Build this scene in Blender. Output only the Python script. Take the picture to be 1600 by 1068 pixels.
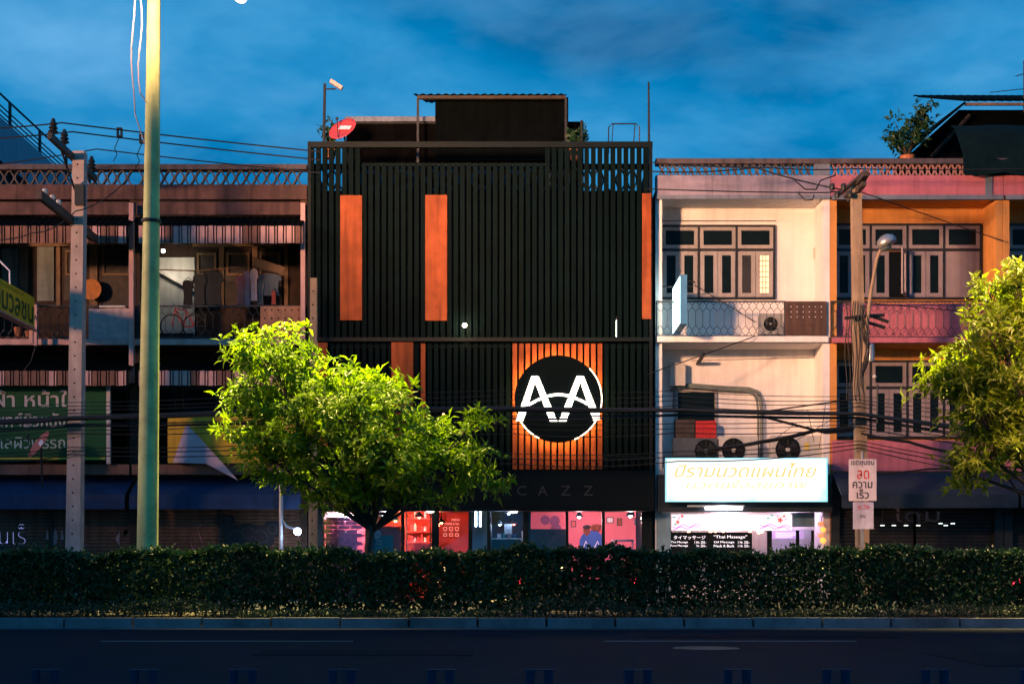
import bpy, math, random
import numpy as np
from mathutils import Vector, Matrix
R_ = math.radians
for o in list(bpy.data.objects): bpy.data.objects.remove(o)
SC = bpy.context.scene
COL = SC.collection
random.seed(7); RNG = np.random.default_rng(11)

# ------------------------------------------------------------------ camera
F = 2222.22; HC = 0.85; HY = 890.0          # focal length in photo pixels, eye height, horizon row
cam = bpy.data.cameras.new('camera'); cam.lens = 50; cam.sensor_width = 36
cam.shift_y = (HY - 534) / 1600; cam.clip_start = 0.1; cam.clip_end = 3000
camo = bpy.data.objects.new('camera', cam); COL.objects.link(camo)
camo.location = (0, 0, HC); camo.rotation_euler = (R_(90), 0, 0); SC.camera = camo
SC.render.resolution_x = 1024; SC.render.resolution_y = 683

# ------------------------------------------------------------------ sky (dusk)
world = bpy.data.worlds.new('World'); SC.world = world; world.use_nodes = True
nt = world.node_tree; nt.nodes.clear()
def N(t, k, **kw):
    n = t.nodes.new(k)
    for a, b in kw.items(): setattr(n, a, b)
    return n
def ramp(t, stops, interp='LINEAR'):
    r = N(t, 'ShaderNodeValToRGB'); e = r.color_ramp.elements; r.color_ramp.interpolation = interp
    while len(e) > 1: e.remove(e[-1])
    e[0].position = stops[0][0]; e[0].color = (*stops[0][1], 1)
    for p, c in stops[1:]:
        x = e.new(p); x.color = (*c, 1)
    return r
out = N(nt, 'ShaderNodeOutputWorld'); bg = N(nt, 'ShaderNodeBackground')
sky = N(nt, 'ShaderNodeTexSky', sky_type='NISHITA', sun_disc=False, sun_elevation=R_(-1.5), sun_rotation=R_(200), air_density=1.2, dust_density=1.0, ozone_density=3.0)
tc = N(nt, 'ShaderNodeTexCoord'); sep = N(nt, 'ShaderNodeSeparateXYZ'); nt.links.new(tc.outputs['Generated'], sep.inputs[0])
zz = N(nt, 'ShaderNodeMath', operation='ADD'); zz.inputs[1].default_value = 0.22
za = N(nt, 'ShaderNodeMath', operation='ABSOLUTE'); nt.links.new(sep.outputs['Z'], za.inputs[0]); nt.links.new(za.outputs[0], zz.inputs[0])
dv = N(nt, 'ShaderNodeVectorMath', operation='DIVIDE'); cb = N(nt, 'ShaderNodeCombineXYZ')
nt.links.new(tc.outputs['Generated'], dv.inputs[0])
for i in range(3): nt.links.new(zz.outputs[0], cb.inputs[i])
nt.links.new(cb.outputs[0], dv.inputs[1])
mp = N(nt, 'ShaderNodeMapping'); mp.inputs['Location'].default_value = (3.1, 1.7, 0.0); mp.inputs['Scale'].default_value = (1.0, 1.15, 1.0)
nt.links.new(dv.outputs[0], mp.inputs[0])
def cloud(scale, det, rough, dist):
    n = N(nt, 'ShaderNodeTexNoise'); n.inputs['Scale'].default_value = scale; n.inputs['Detail'].default_value = det
    n.inputs['Roughness'].default_value = rough; n.inputs['Distortion'].default_value = dist; nt.links.new(mp.outputs[0], n.inputs['Vector']); return n
c1 = cloud(2.1, 5, 0.52, 0.15); c2 = cloud(5.0, 5, 0.55, 0.3)
r1 = ramp(nt, [(0.33, (0.0, 0.115, 0.31)), (0.48, (0.0, 0.185, 0.45)), (0.58, (0.015, 0.245, 0.54)), (0.72, (0.085, 0.34, 0.65))]); nt.links.new(c1.outputs['Fac'], r1.inputs[0])
r2 = ramp(nt, [(0.44, (0, 0, 0)), (0.70, (0.05, 0.085, 0.10))]); nt.links.new(c2.outputs['Fac'], r2.inputs[0])
ad = N(nt, 'ShaderNodeMixRGB', blend_type='ADD'); ad.inputs[0].default_value = 0.8
nt.links.new(r1.outputs[0], ad.inputs[1]); nt.links.new(r2.outputs[0], ad.inputs[2])
ad2 = N(nt, 'ShaderNodeMixRGB', blend_type='ADD'); ad2.inputs[0].default_value = 0.01
nt.links.new(ad.outputs[0], ad2.inputs[1]); nt.links.new(sky.outputs[0], ad2.inputs[2])
nt.links.new(ad2.outputs[0], bg.inputs[0]); bg.inputs[1].default_value = 1.1
nt.links.new(bg.outputs[0], out.inputs[0])

SC.view_settings.view_transform = 'Standard'; SC.view_settings.look = 'None'
SC.view_settings.exposure = 0.0; SC.view_settings.gamma = 1.0; SC.view_settings.use_curve_mapping = False
cy = SC.cycles; cy.use_denoising = True; cy.max_bounces = 6; cy.diffuse_bounces = 3; cy.glossy_bounces = 3
cy.transparent_max_bounces = 24; cy.sample_clamp_indirect = 3.0; cy.caustics_reflective = False; cy.caustics_refractive = False
try: cy.denoiser = 'OPENIMAGEDENOISE'
except Exception: pass

# ------------------------------------------------------------------ helpers
D = 34.2                                    # the street front of the terrace
def X(px, d=D): return (px - 800) / F * d
def Z(py, d=D): return HC + (HY - py) / F * d
def P(px, py, d=D): return Vector((X(px, d), d, Z(py, d)))
WL = {}
def wloc(o): return WL.get(o.name, Vector((0, 0, 0))) if o else Vector((0, 0, 0))

class MB:
    def __init__(s): s.v = []; s.f = []; s.smooth = False
    def box(s, x0, x1, y0, y1, z0, z1):
        b = len(s.v)
        s.v += [(x0,y0,z0),(x1,y0,z0),(x1,y1,z0),(x0,y1,z0),(x0,y0,z1),(x1,y0,z1),(x1,y1,z1),(x0,y1,z1)]
        s.f += [(b+0,b+3,b+2,b+1),(b+4,b+5,b+6,b+7),(b,b+1,b+5,b+4),(b+1,b+2,b+6,b+5),(b+2,b+3,b+7,b+6),(b+3,b,b+4,b+7)]
        return s
    def pbox(s, px0, px1, py0, py1, d, y0=0.0, y1=0.05):   # a box whose front outline is measured at depth d
        return s.box(X(px0,d), X(px1,d), d+y0, d+y1, Z(py1,d), Z(py0,d))
    def frame(s, x0, x1, z0, z1, y0, y1, t):
        s.box(x0,x1,y0,y1,z1-t,z1); s.box(x0,x1,y0,y1,z0,z0+t); s.box(x0,x0+t,y0,y1,z0+t,z1-t); s.box(x1-t,x1,y0,y1,z0+t,z1-t); return s
    def tube(s, pts, r, n=6, cap=True):
        pts = [Vector(p) for p in pts]; rs = r if isinstance(r, (list, tuple)) else [r]*len(pts); b = len(s.v)
        for i, p in enumerate(pts):
            t = (pts[min(i+1,len(pts)-1)] - pts[max(i-1,0)]); t = t.normalized() if t.length > 1e-9 else Vector((0,0,1))
            a = Vector((0,0,1)) if abs(t.z) < 0.9 else Vector((0,1,0))
            u = t.cross(a).normalized(); w = t.cross(u)
            for k in range(n):
                an = 2*math.pi*k/n; s.v.append(tuple(p + (u*math.cos(an) + w*math.sin(an))*rs[i]))
        for i in range(len(pts)-1):
            for k in range(n):
                k2 = (k+1) % n; s.f.append((b+i*n+k, b+i*n+k2, b+(i+1)*n+k2, b+(i+1)*n+k))
        if cap:
            s.f.append(tuple(b+k for k in range(n))[::-1]); e = b+(len(pts)-1)*n; s.f.append(tuple(e+k for k in range(n)))
        return s
    def bar(s, a, b, r, n=4): return s.tube([a, b], r, n)
    def lathe(s, c, prof, n=16, axis='z'):
        b = len(s.v); c = Vector(c)
        for (r, h) in prof:
            for k in range(n):
                an = 2*math.pi*k/n; q = (r*math.cos(an), r*math.sin(an), h)
                if axis == 'y': q = (q[0], h, q[1])
                if axis == 'x': q = (h, q[0], q[1])
                s.v.append(tuple(c + Vector(q)))
        m = len(prof)
        for i in range(m-1):
            for k in range(n):
                k2 = (k+1) % n; s.f.append((b+i*n+k, b+i*n+k2, b+(i+1)*n+k2, b+(i+1)*n+k))
        s.f.append(tuple(b+k for k in range(n))[::-1]); s.f.append(tuple(b+(m-1)*n+k for k in range(n)))
        return s
    def poly(s, pts, y0, y1):             # an outline in x, z pushed back along y
        b = len(s.v); n = len(pts)
        s.v += [(p[0], y0, p[1]) for p in pts] + [(p[0], y1, p[1]) for p in pts]
        s.f.append(tuple(range(b, b+n))); s.f.append(tuple(range(b+2*n-1, b+n-1, -1)))
        for i in range(n):
            j = (i+1) % n; s.f.append((b+i, b+n+i, b+n+j, b+j))
        return s
    def strip(s, pts, w, y0, y1, close=False):   # a flat ribbon following x, z points
        n = len(pts); L = []; Rr = []
        for i in range(n):
            a = Vector(pts[i-1] if (i > 0 or close) else pts[0]); c = Vector(pts[(i+1) % n] if (i < n-1 or close) else pts[-1])
            t = (c-a).normalized(); nn = Vector((-t.y, t.x)); p = Vector(pts[i]); L.append(p+nn*w/2); Rr.append(p-nn*w/2)
        for i in range(n if close else n-1):
            j = (i+1) % n; s.poly([tuple(L[i]), tuple(L[j]), tuple(Rr[j]), tuple(Rr[i])], y0, y1)
        return s
    def ball(s, c, r, n=10, sx=1, sy=1, sz=1):
        b = len(s.v); m = max(4, n//2)
        for i in range(1, m):
            th = math.pi*i/m
            for k in range(n):
                a = 2*math.pi*k/n
                s.v.append((c[0]+sx*r*math.sin(th)*math.cos(a), c[1]+sy*r*math.sin(th)*math.sin(a), c[2]+sz*r*math.cos(th)))
        t = len(s.v); s.v += [(c[0],c[1],c[2]+sz*r), (c[0],c[1],c[2]-sz*r)]
        for i in range(m-2):
            for k in range(n):
                k2 = (k+1) % n; s.f.append((b+i*n+k, b+(i+1)*n+k, b+(i+1)*n+k2, b+i*n+k2))
        for k in range(n):
            k2 = (k+1) % n; s.f.append((t, b+k, b+k2)); e = b+(m-2)*n; s.f.append((t+1, e+k2, e+k))
        return s
    def mesh(s, name, mat, center=True):
        a = np.array(s.v, dtype=float); c = (a.min(0)+a.max(0))/2 if center else np.zeros(3)
        m = bpy.data.meshes.new(name); m.from_pydata((a-c).tolist(), [], s.f); m.update()
        if mat: m.materials.append(mat)
        if s.smooth:
            for p in m.polygons: p.use_smooth = True
        return m, Vector(c)
    def build(s, name, mat, parent=None, kind=None):
        m, c = s.mesh(name, mat); return place(name, m, c, parent, kind)
def place(name, m, w, parent=None, kind=None, rot=None, scale=None):
    o = bpy.data.objects.new(name, m); COL.objects.link(o); w = Vector(w)
    if parent: o.parent = parent
    o.location = w - wloc(parent); WL[o.name] = w
    if rot: o.rotation_euler = rot
    if scale: o.scale = scale
    if kind: o['kind'] = kind
    return o
def tag(o, label, cat, group=None):
    o['label'] = label; o['category'] = cat
    if group: o['group'] = group
    return o
def thing(name, label, cat, loc, group=None):
    o = bpy.data.objects.new(name, None); COL.objects.link(o); o.location = Vector(loc); WL[o.name] = Vector(loc)
    o.empty_display_size = 0.2
    return tag(o, label, cat, group)
def struct(o): o['kind'] = 'structure'; return o
def copy_tree(o, dv, parent=None):
    c = o.copy(); COL.objects.link(c); c.parent = parent
    WL[c.name] = wloc(o) + Vector(dv)
    if parent is None: c.location = o.location + Vector(dv)
    for ch in list(o.children): copy_tree(ch, dv, c)
    return c
_tc = 0
def text(body, w, h, loc, mat, parent, name='lettering', ext=0.006, rotz=0.0, shear=0.0, offset=0.0, keep=False):
    """lettering fitted in a box w by h whose centre is loc; faces -y before rotz"""
    c = bpy.data.curves.new('t', 'FONT'); c.body = body; c.extrude = 0.0; c.resolution_u = 2; c.shear = shear; c.offset = offset
    o = bpy.data.objects.new('t', c); COL.objects.link(o); bpy.context.view_layer.update()
    m = bpy.data.meshes.new_from_object(o.evaluated_get(bpy.context.evaluated_depsgraph_get()))
    bpy.data.objects.remove(o); bpy.data.curves.remove(c)
    n = len(m.vertices); a = np.empty(n*3); m.vertices.foreach_get('co', a); a = a.reshape(-1, 3)
    lo = a.min(0); hi = a.max(0); s = np.array([w, h]) / (hi-lo)[:2]
    if keep: s[:] = s.min()
    q = np.zeros((n, 3)); q[:, 0] = (a[:, 0]-(lo[0]+hi[0])/2)*s[0]; q[:, 2] = (a[:, 1]-(lo[1]+hi[1])/2)*s[1]
    cr, sr = math.cos(rotz), math.sin(rotz)
    q = np.stack([q[:,0]*cr - q[:,1]*sr, q[:,0]*sr + q[:,1]*cr, q[:,2]], 1)
    m.vertices.foreach_set('co', q.ravel()); m.update(); m.materials.clear(); m.materials.append(mat); m.name = name
    return place(name, m, loc, parent)

# ------------------------------------------------------------------ materials
MATS = {}
def M(name, col, rough=0.65, metal=0.0, var=0.25, scale=3.0, streak=0.0, bump=0.0, spec=0.4, stain=None, stain_amt=0.0, bscale=30.0):
    if name in MATS: return MATS[name]
    m = bpy.data.materials.new(name); m.use_nodes = True; t = m.node_tree; b = t.nodes['Principled BSDF']
    b.inputs['Roughness'].default_value = rough; b.inputs['Metallic'].default_value = metal; b.inputs['Specular IOR Level'].default_value = spec
    g = N(t, 'ShaderNodeNewGeometry'); n = N(t, 'ShaderNodeTexNoise'); n.inputs['Scale'].default_value = scale; n.inputs['Detail'].default_value = 6; n.inputs['Roughness'].default_value = 0.65
    t.links.new(g.outputs['Position'], n.inputs['Vector'])
    r = ramp(t, [(0.3, tuple(c*(1-var) for c in col)), (0.7, tuple(min(1, c*(1+var*0.8)) for c in col))]); t.links.new(n.outputs['Fac'], r.inputs[0])
    cur = r.outputs[0]
    if streak > 0:
        mpn = N(t, 'ShaderNodeMapping'); mpn.inputs['Scale'].default_value = (7, 7, 0.55); t.links.new(g.outputs['Position'], mpn.inputs[0])
        n2 = N(t, 'ShaderNodeTexNoise'); n2.inputs['Scale'].default_value = 1.0; n2.inputs['Detail'].default_value = 5; t.links.new(mpn.outputs[0], n2.inputs['Vector'])
        r2 = ramp(t, [(0.45, (1, 1, 1)), (0.72, (1-streak, 1-streak, 1-streak))]); t.links.new(n2.outputs['Fac'], r2.inputs[0])
        mx = N(t, 'ShaderNodeMixRGB', blend_type='MULTIPLY'); mx.inputs[0].default_value = 1; t.links.new(cur, mx.inputs[1]); t.links.new(r2.outputs[0], mx.inputs[2]); cur = mx.outputs[0]
    if stain:
        n3 = N(t, 'ShaderNodeTexNoise'); n3.inputs['Scale'].default_value = 0.9; n3.inputs['Detail'].default_value = 8; n3.inputs['Roughness'].default_value = 0.7; t.links.new(g.outputs['Position'], n3.inputs['Vector'])
        r3 = ramp(t, [(0.48, (0, 0, 0)), (0.66, (stain_amt,)*3)]); t.links.new(n3.outputs['Fac'], r3.inputs[0])
        mx = N(t, 'ShaderNodeMixRGB'); mx.inputs[2].default_value = (*stain, 1); t.links.new(r3.outputs[0], mx.inputs[0]); t.links.new(cur, mx.inputs[1]); cur = mx.outputs[0]
    t.links.new(cur, b.inputs['Base Color'])
    if bump > 0:
        nb = N(t, 'ShaderNodeTexNoise'); nb.inputs['Scale'].default_value = bscale; nb.inputs['Detail'].default_value = 4; t.links.new(g.outputs['Position'], nb.inputs['Vector'])
        bp = N(t, 'ShaderNodeBump'); bp.inputs['Strength'].default_value = bump; bp.inputs['Distance'].default_value = 0.02; t.links.new(nb.outputs['Fac'], bp.inputs['Height']); t.links.new(bp.outputs[0], b.inputs['Normal'])
    MATS[name] = m; return m
def E(name, col, strength, base=None):
    if name in MATS: return MATS[name]
    m = bpy.data.materials.new(name); m.use_nodes = True; t = m.node_tree; b = t.nodes['Principled BSDF']
    b.inputs['Base Color'].default_value = (*(base or col), 1); b.inputs['Emission Color'].default_value = (*col, 1); b.inputs['Emission Strength'].default_value = strength
    b.inputs['Roughness'].default_value = 0.4; MATS[name] = m; return m
def glass(name, tint=(0.9, 0.95, 1.0), refl=0.12):
    m = bpy.data.materials.new(name); m.use_nodes = True; t = m.node_tree; t.nodes.clear()
    o = N(t, 'ShaderNodeOutputMaterial'); mx = N(t, 'ShaderNodeMixShader'); tr = N(t, 'ShaderNodeBsdfTransparent'); gl = N(t, 'ShaderNodeBsdfGlossy')
    tr.inputs[0].default_value = (*tint, 1); gl.inputs['Roughness'].default_value = 0.03
    fr = N(t, 'ShaderNodeFresnel'); fr.inputs[0].default_value = 1.5; t.links.new(fr.outputs[0], mx.inputs[0])
    t.links.new(tr.outputs[0], mx.inputs[1]); t.links.new(gl.outputs[0], mx.inputs[2]); t.links.new(mx.outputs[0], o.inputs[0]); return m
def leafmat(name, c0, c1, trans=0.35):
    m = bpy.data.materials.new(name); m.use_nodes = True; t = m.node_tree; b = t.nodes['Principled BSDF']; o = t.nodes['Material Output']
    g = N(t, 'ShaderNodeNewGeometry'); n = N(t, 'ShaderNodeTexNoise'); n.inputs['Scale'].default_value = 11.0; n.inputs['Detail'].default_value = 6; n.inputs['Roughness'].default_value = 0.8
    t.links.new(g.outputs['Position'], n.inputs['Vector']); r = ramp(t, [(0.34, c0), (0.62, c1), (0.72, (c1[0]*1.2, c1[1]*0.85, c1[2]))]); t.links.new(n.outputs['Fac'], r.inputs[0])
    t.links.new(r.outputs[0], b.inputs['Base Color']); b.inputs['Roughness'].default_value = 0.42; b.inputs['Specular IOR Level'].default_value = 0.35
    tl = N(t, 'ShaderNodeBsdfTranslucent'); t.links.new(r.outputs[0], tl.inputs[0]); mx = N(t, 'ShaderNodeMixShader'); mx.inputs[0].default_value = trans
    t.links.new(b.outputs[0], mx.inputs[1]); t.links.new(tl.outputs[0], mx.inputs[2]); t.links.new(mx.outputs[0], o.inputs[0]); return m

m_concrete = M('concrete', (0.30, 0.29, 0.28), 0.85, var=0.3, streak=0.35, bump=0.15)
m_oldwall = M('old_wall', (0.115, 0.058, 0.052), 0.85, var=0.4, scale=2.2, streak=0.6, stain=(0.05, 0.035, 0.035), stain_amt=0.8, bump=0.2)
m_darkwood = M('dark_wood', (0.055, 0.042, 0.035), 0.6, var=0.4, scale=5, streak=0.3)
m_wood = M('brown_wood', (0.22, 0.13, 0.07), 0.6, var=0.35, streak=0.4)
m_white = M('white_wall', (0.86, 0.83, 0.80), 0.8, var=0.05, streak=0.12, stain=(0.5, 0.44, 0.4), stain_amt=0.25, bump=0.08)
m_orange = M('orange_wall', (0.66, 0.29, 0.075), 0.8, var=0.12, streak=0.2, bump=0.08)
m_pink = M('pink_wall', (0.50, 0.15, 0.20), 0.8, var=0.12, streak=0.25, bump=0.08)
m_bluegrey = M('blue_grey_paint', (0.16, 0.19, 0.25), 0.7, var=0.2, streak=0.3)
m_capgrey = M('cap_grey', (0.09, 0.075, 0.085), 0.8, var=0.3, streak=0.4)
m_black = M('black_paint', (0.004, 0.009, 0.010), 0.5, spec=0.15, var=0.3, scale=2)
m_blackwall = M('black_wall', (0.003, 0.006, 0.007), 0.6, spec=0.15, var=0.3)
m_slat = M('charcoal_slat', (0.0012, 0.0070, 0.0078), 0.65, spec=0.05, var=0.3, scale=1.5, streak=0.2)
m_opanel = M('orange_board', (0.33, 0.078, 0.024), 0.65, spec=0.15, var=0.3, scale=2.5, streak=0.45)
m_valance = M('pink_sheet', (0.58, 0.33, 0.31), 0.5, var=0.15, streak=0.3)
m_valance2 = M('rust_sheet', (0.20, 0.09, 0.065), 0.6, var=0.3, streak=0.4)
m_dark = M('dark_metal', (0.03, 0.033, 0.035), 0.5, metal=0.3, var=0.3)
m_iron = M('iron_rail', (0.05, 0.055, 0.06), 0.5, metal=0.4, var=0.3)
m_rubber = M('cable_black', (0.010, 0.011, 0.012), 0.6, var=0.2)
m_frame = M('sash_frame', (0.36, 0.33, 0.31), 0.6, var=0.15, streak=0.2)
m_frame2 = M('sash_frame_mauve', (0.30, 0.25, 0.26), 0.6, var=0.15, streak=0.2)
m_pane = M('dark_pane', (0.006, 0.012, 0.012), 0.2, var=0.3, spec=0.12)
m_blueawn = M('blue_awning', (0.008, 0.035, 0.11), 0.7, var=0.25, streak=0.3)
m_poleconc = M('pole_concrete', (0.46, 0.36, 0.33), 0.85, var=0.18, streak=0.25, bump=0.1)
m_polewood = M('pole_weathered', (0.34, 0.25, 0.17), 0.85, var=0.25, streak=0.4, bump=0.15)
m_green = M('green_paint', (0.50, 0.60, 0.24), 0.55, var=0.15, streak=0.3, stain=(0.10, 0.12, 0.06), stain_amt=0.5)
m_steel = M('galvanised', (0.35, 0.36, 0.37), 0.4, metal=0.7, var=0.2)
m_cream = M('cream_plastic', (0.55, 0.53, 0.48), 0.5, var=0.1, streak=0.2)
m_red = M('red_plastic', (0.60, 0.035, 0.03), 0.4, var=0.15)
m_whitep = M('white_paint', (0.75, 0.75, 0.75), 0.5, var=0.06)
m_asphalt = M('asphalt', (0.004, 0.008, 0.020), 0.75, spec=0.05, var=0.35, scale=1.3, stain=(0.009, 0.010, 0.012), stain_amt=0.6, bump=0.35, bscale=60)  # blue glow of passing traffic put into the base colour
m_pave = M('paving', (0.10, 0.10, 0.10), 0.8, var=0.25, scale=2, bump=0.2)
m_soil = M('soil', (0.02, 0.017, 0.013), 0.95, var=0.4, scale=5, bump=0.6)
m_bark = M('bark', (0.055, 0.042, 0.03), 0.9, var=0.4, scale=12, bump=0.6)
m_glass = glass('shop_glass')
m_tarp = M('dark_green_tarp', (0.004, 0.014, 0.013), 0.8, spec=0.1, var=0.25, streak=0.3)
m_roofsheet = M('dark_roof_sheet', (0.0015, 0.003, 0.0035), 0.85, spec=0.04, var=0.35, streak=0.4)
# ------------------------------------------------------------------ ground
def sheet(name, x0, x1, y0, y1, z, mat, th=0.05): return struct(MB().box(x0, x1, y0, y1, z-th, z).build(name, mat))
sheet('ground', -300, 300, -120, 600, -0.10, m_soil)
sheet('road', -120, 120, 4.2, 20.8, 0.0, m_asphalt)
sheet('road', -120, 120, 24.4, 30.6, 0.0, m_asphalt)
sheet('pavement', -120, 120, -8, 4.0, 0.12, m_pave, 0.2)
sheet('pavement', -120, 120, 30.82, 44, 0.14, m_pave, 0.2)
sheet('median', -120, 120, 20.98, 24.22, 0.13, m_soil, 0.2)
m_kerb = M('kerb_paint', (0.16, 0.17, 0.18), 0.7, var=0.3, stain=(0.04, 0.04, 0.045), stain_amt=0.7)
kb, kc = MB().box(0, 0.975, 20.8, 20.98, -0.04, 0.15).mesh('kerb_stone', m_kerb)
for j, yy in enumerate((20.89, 24.31, 30.71)):
    kr = struct(MB().box(-60, 60, yy-0.085, yy+0.085, -0.06, 0.02).build('kerb', m_kerb))
    nx = int(yy*0.40)+1
    for i in range(-nx, nx+1):
        place('kerb_stone', kb, (i*1.008, yy+random.uniform(-.006, .006), 0.055+random.uniform(-.006, .006)), kr)
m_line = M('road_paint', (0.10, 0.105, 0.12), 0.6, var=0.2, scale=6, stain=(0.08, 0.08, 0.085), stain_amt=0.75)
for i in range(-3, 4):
    struct(MB().box(i*6-4.9, i*6-1.9, 16.9, 17.02, -0.01, 0.005).build('streak_dash', m_line))  # made-up dashes standing in for the light streaks of traffic
m_patch = M('asphalt_patch', (0.0025, 0.0055, 0.014), 0.8, spec=0.05, var=0.4, scale=3, bump=0.4)
for (px0_, px1_, ya, yb_) in ((-2.6, -0.4, 14.2, 15.1), (1.7, 4.9, 17.8, 18.6), (-6.4, -5.0, 12.2, 13.4), (4.2, 5.2, 12.6, 14.6)):
    struct(MB().box(px0_, px1_, ya, yb_, -0.02, 0.0045).build('road_patch', m_patch))
struct(MB().lathe((2.1, 15.4, -0.01), [(0.36, 0.0), (0.36, 0.018)], 24).build('manhole_cover', m_dark))
struct(MB().box(-60, 60, 20.42, 20.52, -0.01, 0.005).build('edge_marking', m_line))

# ------------------------------------------------------------------ terrace pieces
ZC = Z(308); ZB = Z(275); ZT = Z(258); ZK = Z(249)       # eaves, top of solid band, top of lattice, top of cap
Z2 = Z(526); Z2b = Z(536); Z1 = Z(731); Z1b = Z(742)     # upper and lower balcony slabs
def lattice_mesh(w, h, dep, mat, r=0.40, t=0.035):
    m = MB(); n = 5
    for s in (-1, 1):
        pts = []
        for i in range(n+1):
            v = i/n*2-1
            pts.append((s*(0.012 + (w/2-0.02)*(abs(v)**1.6)), v*h/2))
        m.strip(pts, t, -dep/2, dep/2)
    return m.mesh('lattice_block', mat)[0]
def unit(name, label, px0, px1, depth, m_wall, m_band, m_cap, m_lat, m_slab, lat, band_y=(275, 308), back2=None):
    x0, x1 = X(px0)+0.004, X(px1)-0.004; b = thing(name, label, 'building', ((x0+x1)/2, D, 0.14))
    yb = D+depth; ye = D+9
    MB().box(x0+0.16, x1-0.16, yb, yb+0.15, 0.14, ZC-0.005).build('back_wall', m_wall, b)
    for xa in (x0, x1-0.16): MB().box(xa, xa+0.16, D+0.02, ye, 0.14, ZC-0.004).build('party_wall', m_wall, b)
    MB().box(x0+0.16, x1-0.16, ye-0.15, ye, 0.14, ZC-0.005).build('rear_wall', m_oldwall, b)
    MB().box(x0+0.163, x1-0.163, D+0.0, yb-0.003, Z2b, Z2).build('balcony_slab', m_slab, b)
    MB().box(x0+0.163, x1-0.163, D+0.0, yb-0.003, Z1b, Z1).build('balcony_slab', m_slab, b)
    MB().box(x0, x1, D+0.16, ye, ZC, ZC+0.18).build('roof', m_wall, b)
    bd = MB(); bd.box(x0, x1, D-0.05, D+0.157, Z(band_y[1]), Z(band_y[0])).build('parapet_band', m_band, b)
    MB().box(x0, x1, D-0.09, D+0.19, Z(lat[2]), Z(lat[3])).build('parapet_cap', m_cap, b)
    w = X(lat[4])-X(0); w = lat[4]*D/F; zlo, zhi = Z(lat[1]), Z(lat[0])
    lm = lattice_mesh(w, zhi-zlo, 0.09, m_lat)
    for a, c in lat[5]:
        k = max(1, round((X(c)-X(a))/w))
        for i in range(k): place('lattice_block', lm, (X(a)+w*(i+0.5), D+0.055, (zlo+zhi)/2), b)
    return b
def window(parent, px0, px1, py0, py1, d, bays, trans, mf, mp, mdark, solid=(), lit=None, sash=2, openbay=None):
    x0, x1, z0, z1 = X(px0,d), X(px1,d), Z(py1,d), Z(py0,d)
    w = MB(); w.frame(x0, x1, z0, z1, d-0.07, d-0.005, 0.045)
    zt = Z(trans, d); w.box(x0+0.045, x1-0.045, d-0.068, d-0.006, zt-0.025, zt+0.025)
    bw = (x1-x0-0.05)/bays
    for i in range(1, bays): w.box(x0+0.025+bw*i-0.022, x0+0.025+bw*i+0.022, d-0.066, d-0.007, z0+0.045, z1-0.045)
    win = w.build('window', mdark, parent)
    for i in range(bays):
        a = x0+0.025+bw*i+0.03; b2 = a+bw-0.06
        MB().frame(a, b2, zt+0.035, z1-0.055, d-0.055, d-0.012, 0.085).build('transom', mf, win)
        MB().box(a+0.085, b2-0.085, d-0.035, d-0.022, zt+0.12, z1-0.14).build('pane', mp, win)
        if i in solid:
            MB().box(a, b2, d-0.045, d-0.014, z0+0.055, zt-0.035).build('panel', mf, win); continue
        sw = (b2-a)/sash
        for k in range(sash):
            s0, s1 = a+k*sw+0.006, a+(k+1)*sw-0.006
            if openbay == (i, k):
                MB().frame(0, s1-s0, z0+0.055, zt-0.035, -0.02, 0.02, 0.085)
                o = MB().frame(0, s1-s0, z0+0.055, zt-0.035, -0.02, 0.02, 0.085).build('sash', mf, win)
                o.rotation_euler = (0, 0, R_(62)); o.location = Vector((s1-0.12, d-0.30, (z0+zt+0.02)/2)) - wloc(win); 
                MB().box(s0, s1, d-0.03, d-0.02, z0+0.06, zt-0.04).build('pane', m_blackwall, win); continue
            MB().frame(s0, s1, z0+0.055, zt-0.035, d-0.058, d-0.010, 0.10).build('sash', mf, win)
            mm = mp
            if lit and (i, k) in lit: mm = lit[(i, k)]
            MB().box(s0+0.10, s1-0.10, d-0.035, d-0.022, z0+0.155, zt-0.135).build('pane', mm, win)
            if lit and (i, k) in lit:
                g = MB()
                for q in range(1, 3): g.box(s0+0.1+(s1-s0-0.2)*q/3-0.006, s0+0.1+(s1-s0-0.2)*q/3+0.006, d-0.045, d-0.037, z0+0.155, zt-0.135)
                for q in range(1, 7):
                    zq = z0+0.155+(zt-z0-0.29)*q/7; g.box(s0+0.1, s1-0.1, d-0.0445, d-0.0375, zq-0.006, zq+0.006)
                g.build('grille', m_dark, win)
    return win
def railing(parent, px0, px1, py0, py1, d, mat, pitch=11.0, r=0.008):
    """iron railing: top and bottom rails, honeycomb bands above and below straight bars"""
    x0, x1, z0, z1 = X(px0,d), X(px1,d), Z(py1,d), Z(py0,d); h = z1-z0
    m = MB(); m.box(x0, x1, d-0.02, d+0.02, z1-0.03, z1)
    m.box(x0, x1, d-0.012, d+0.012, z0, z0+0.02)
    for xx in (x0, x1): m.box(xx-0.015, xx+0.015, d-0.015, d+0.015, z0, z1)
    p = pitch*d/F; n = max(1, int((x1-x0)/p)); p = (x1-x0)/n; za, zb = z0+0.30*h, z1-0.30*h
    y = d
    for i in range(n):
        a = x0+i*p; c = a+p/2; e = a+p
        m.tube([(c, y, za), (c, y, zb)], r, 3, False)
        for (s, zz0) in ((1, zb), (-1, za)):
            zz1 = zz0+s*0.12*h; zz2 = zz0+s*0.18*h; zz3 = zz0+s*0.29*h
            m.tube([(c, y, zz0), (a, y, zz1), (a, y, zz2), (c, y, zz3)], r, 3, False)
            m.tube([(c, y, zz0), (e, y, zz1), (e, y, zz2), (c, y, zz3)], r, 3, False)
    return m.build('railing', mat, parent, 'stuff')
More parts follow.
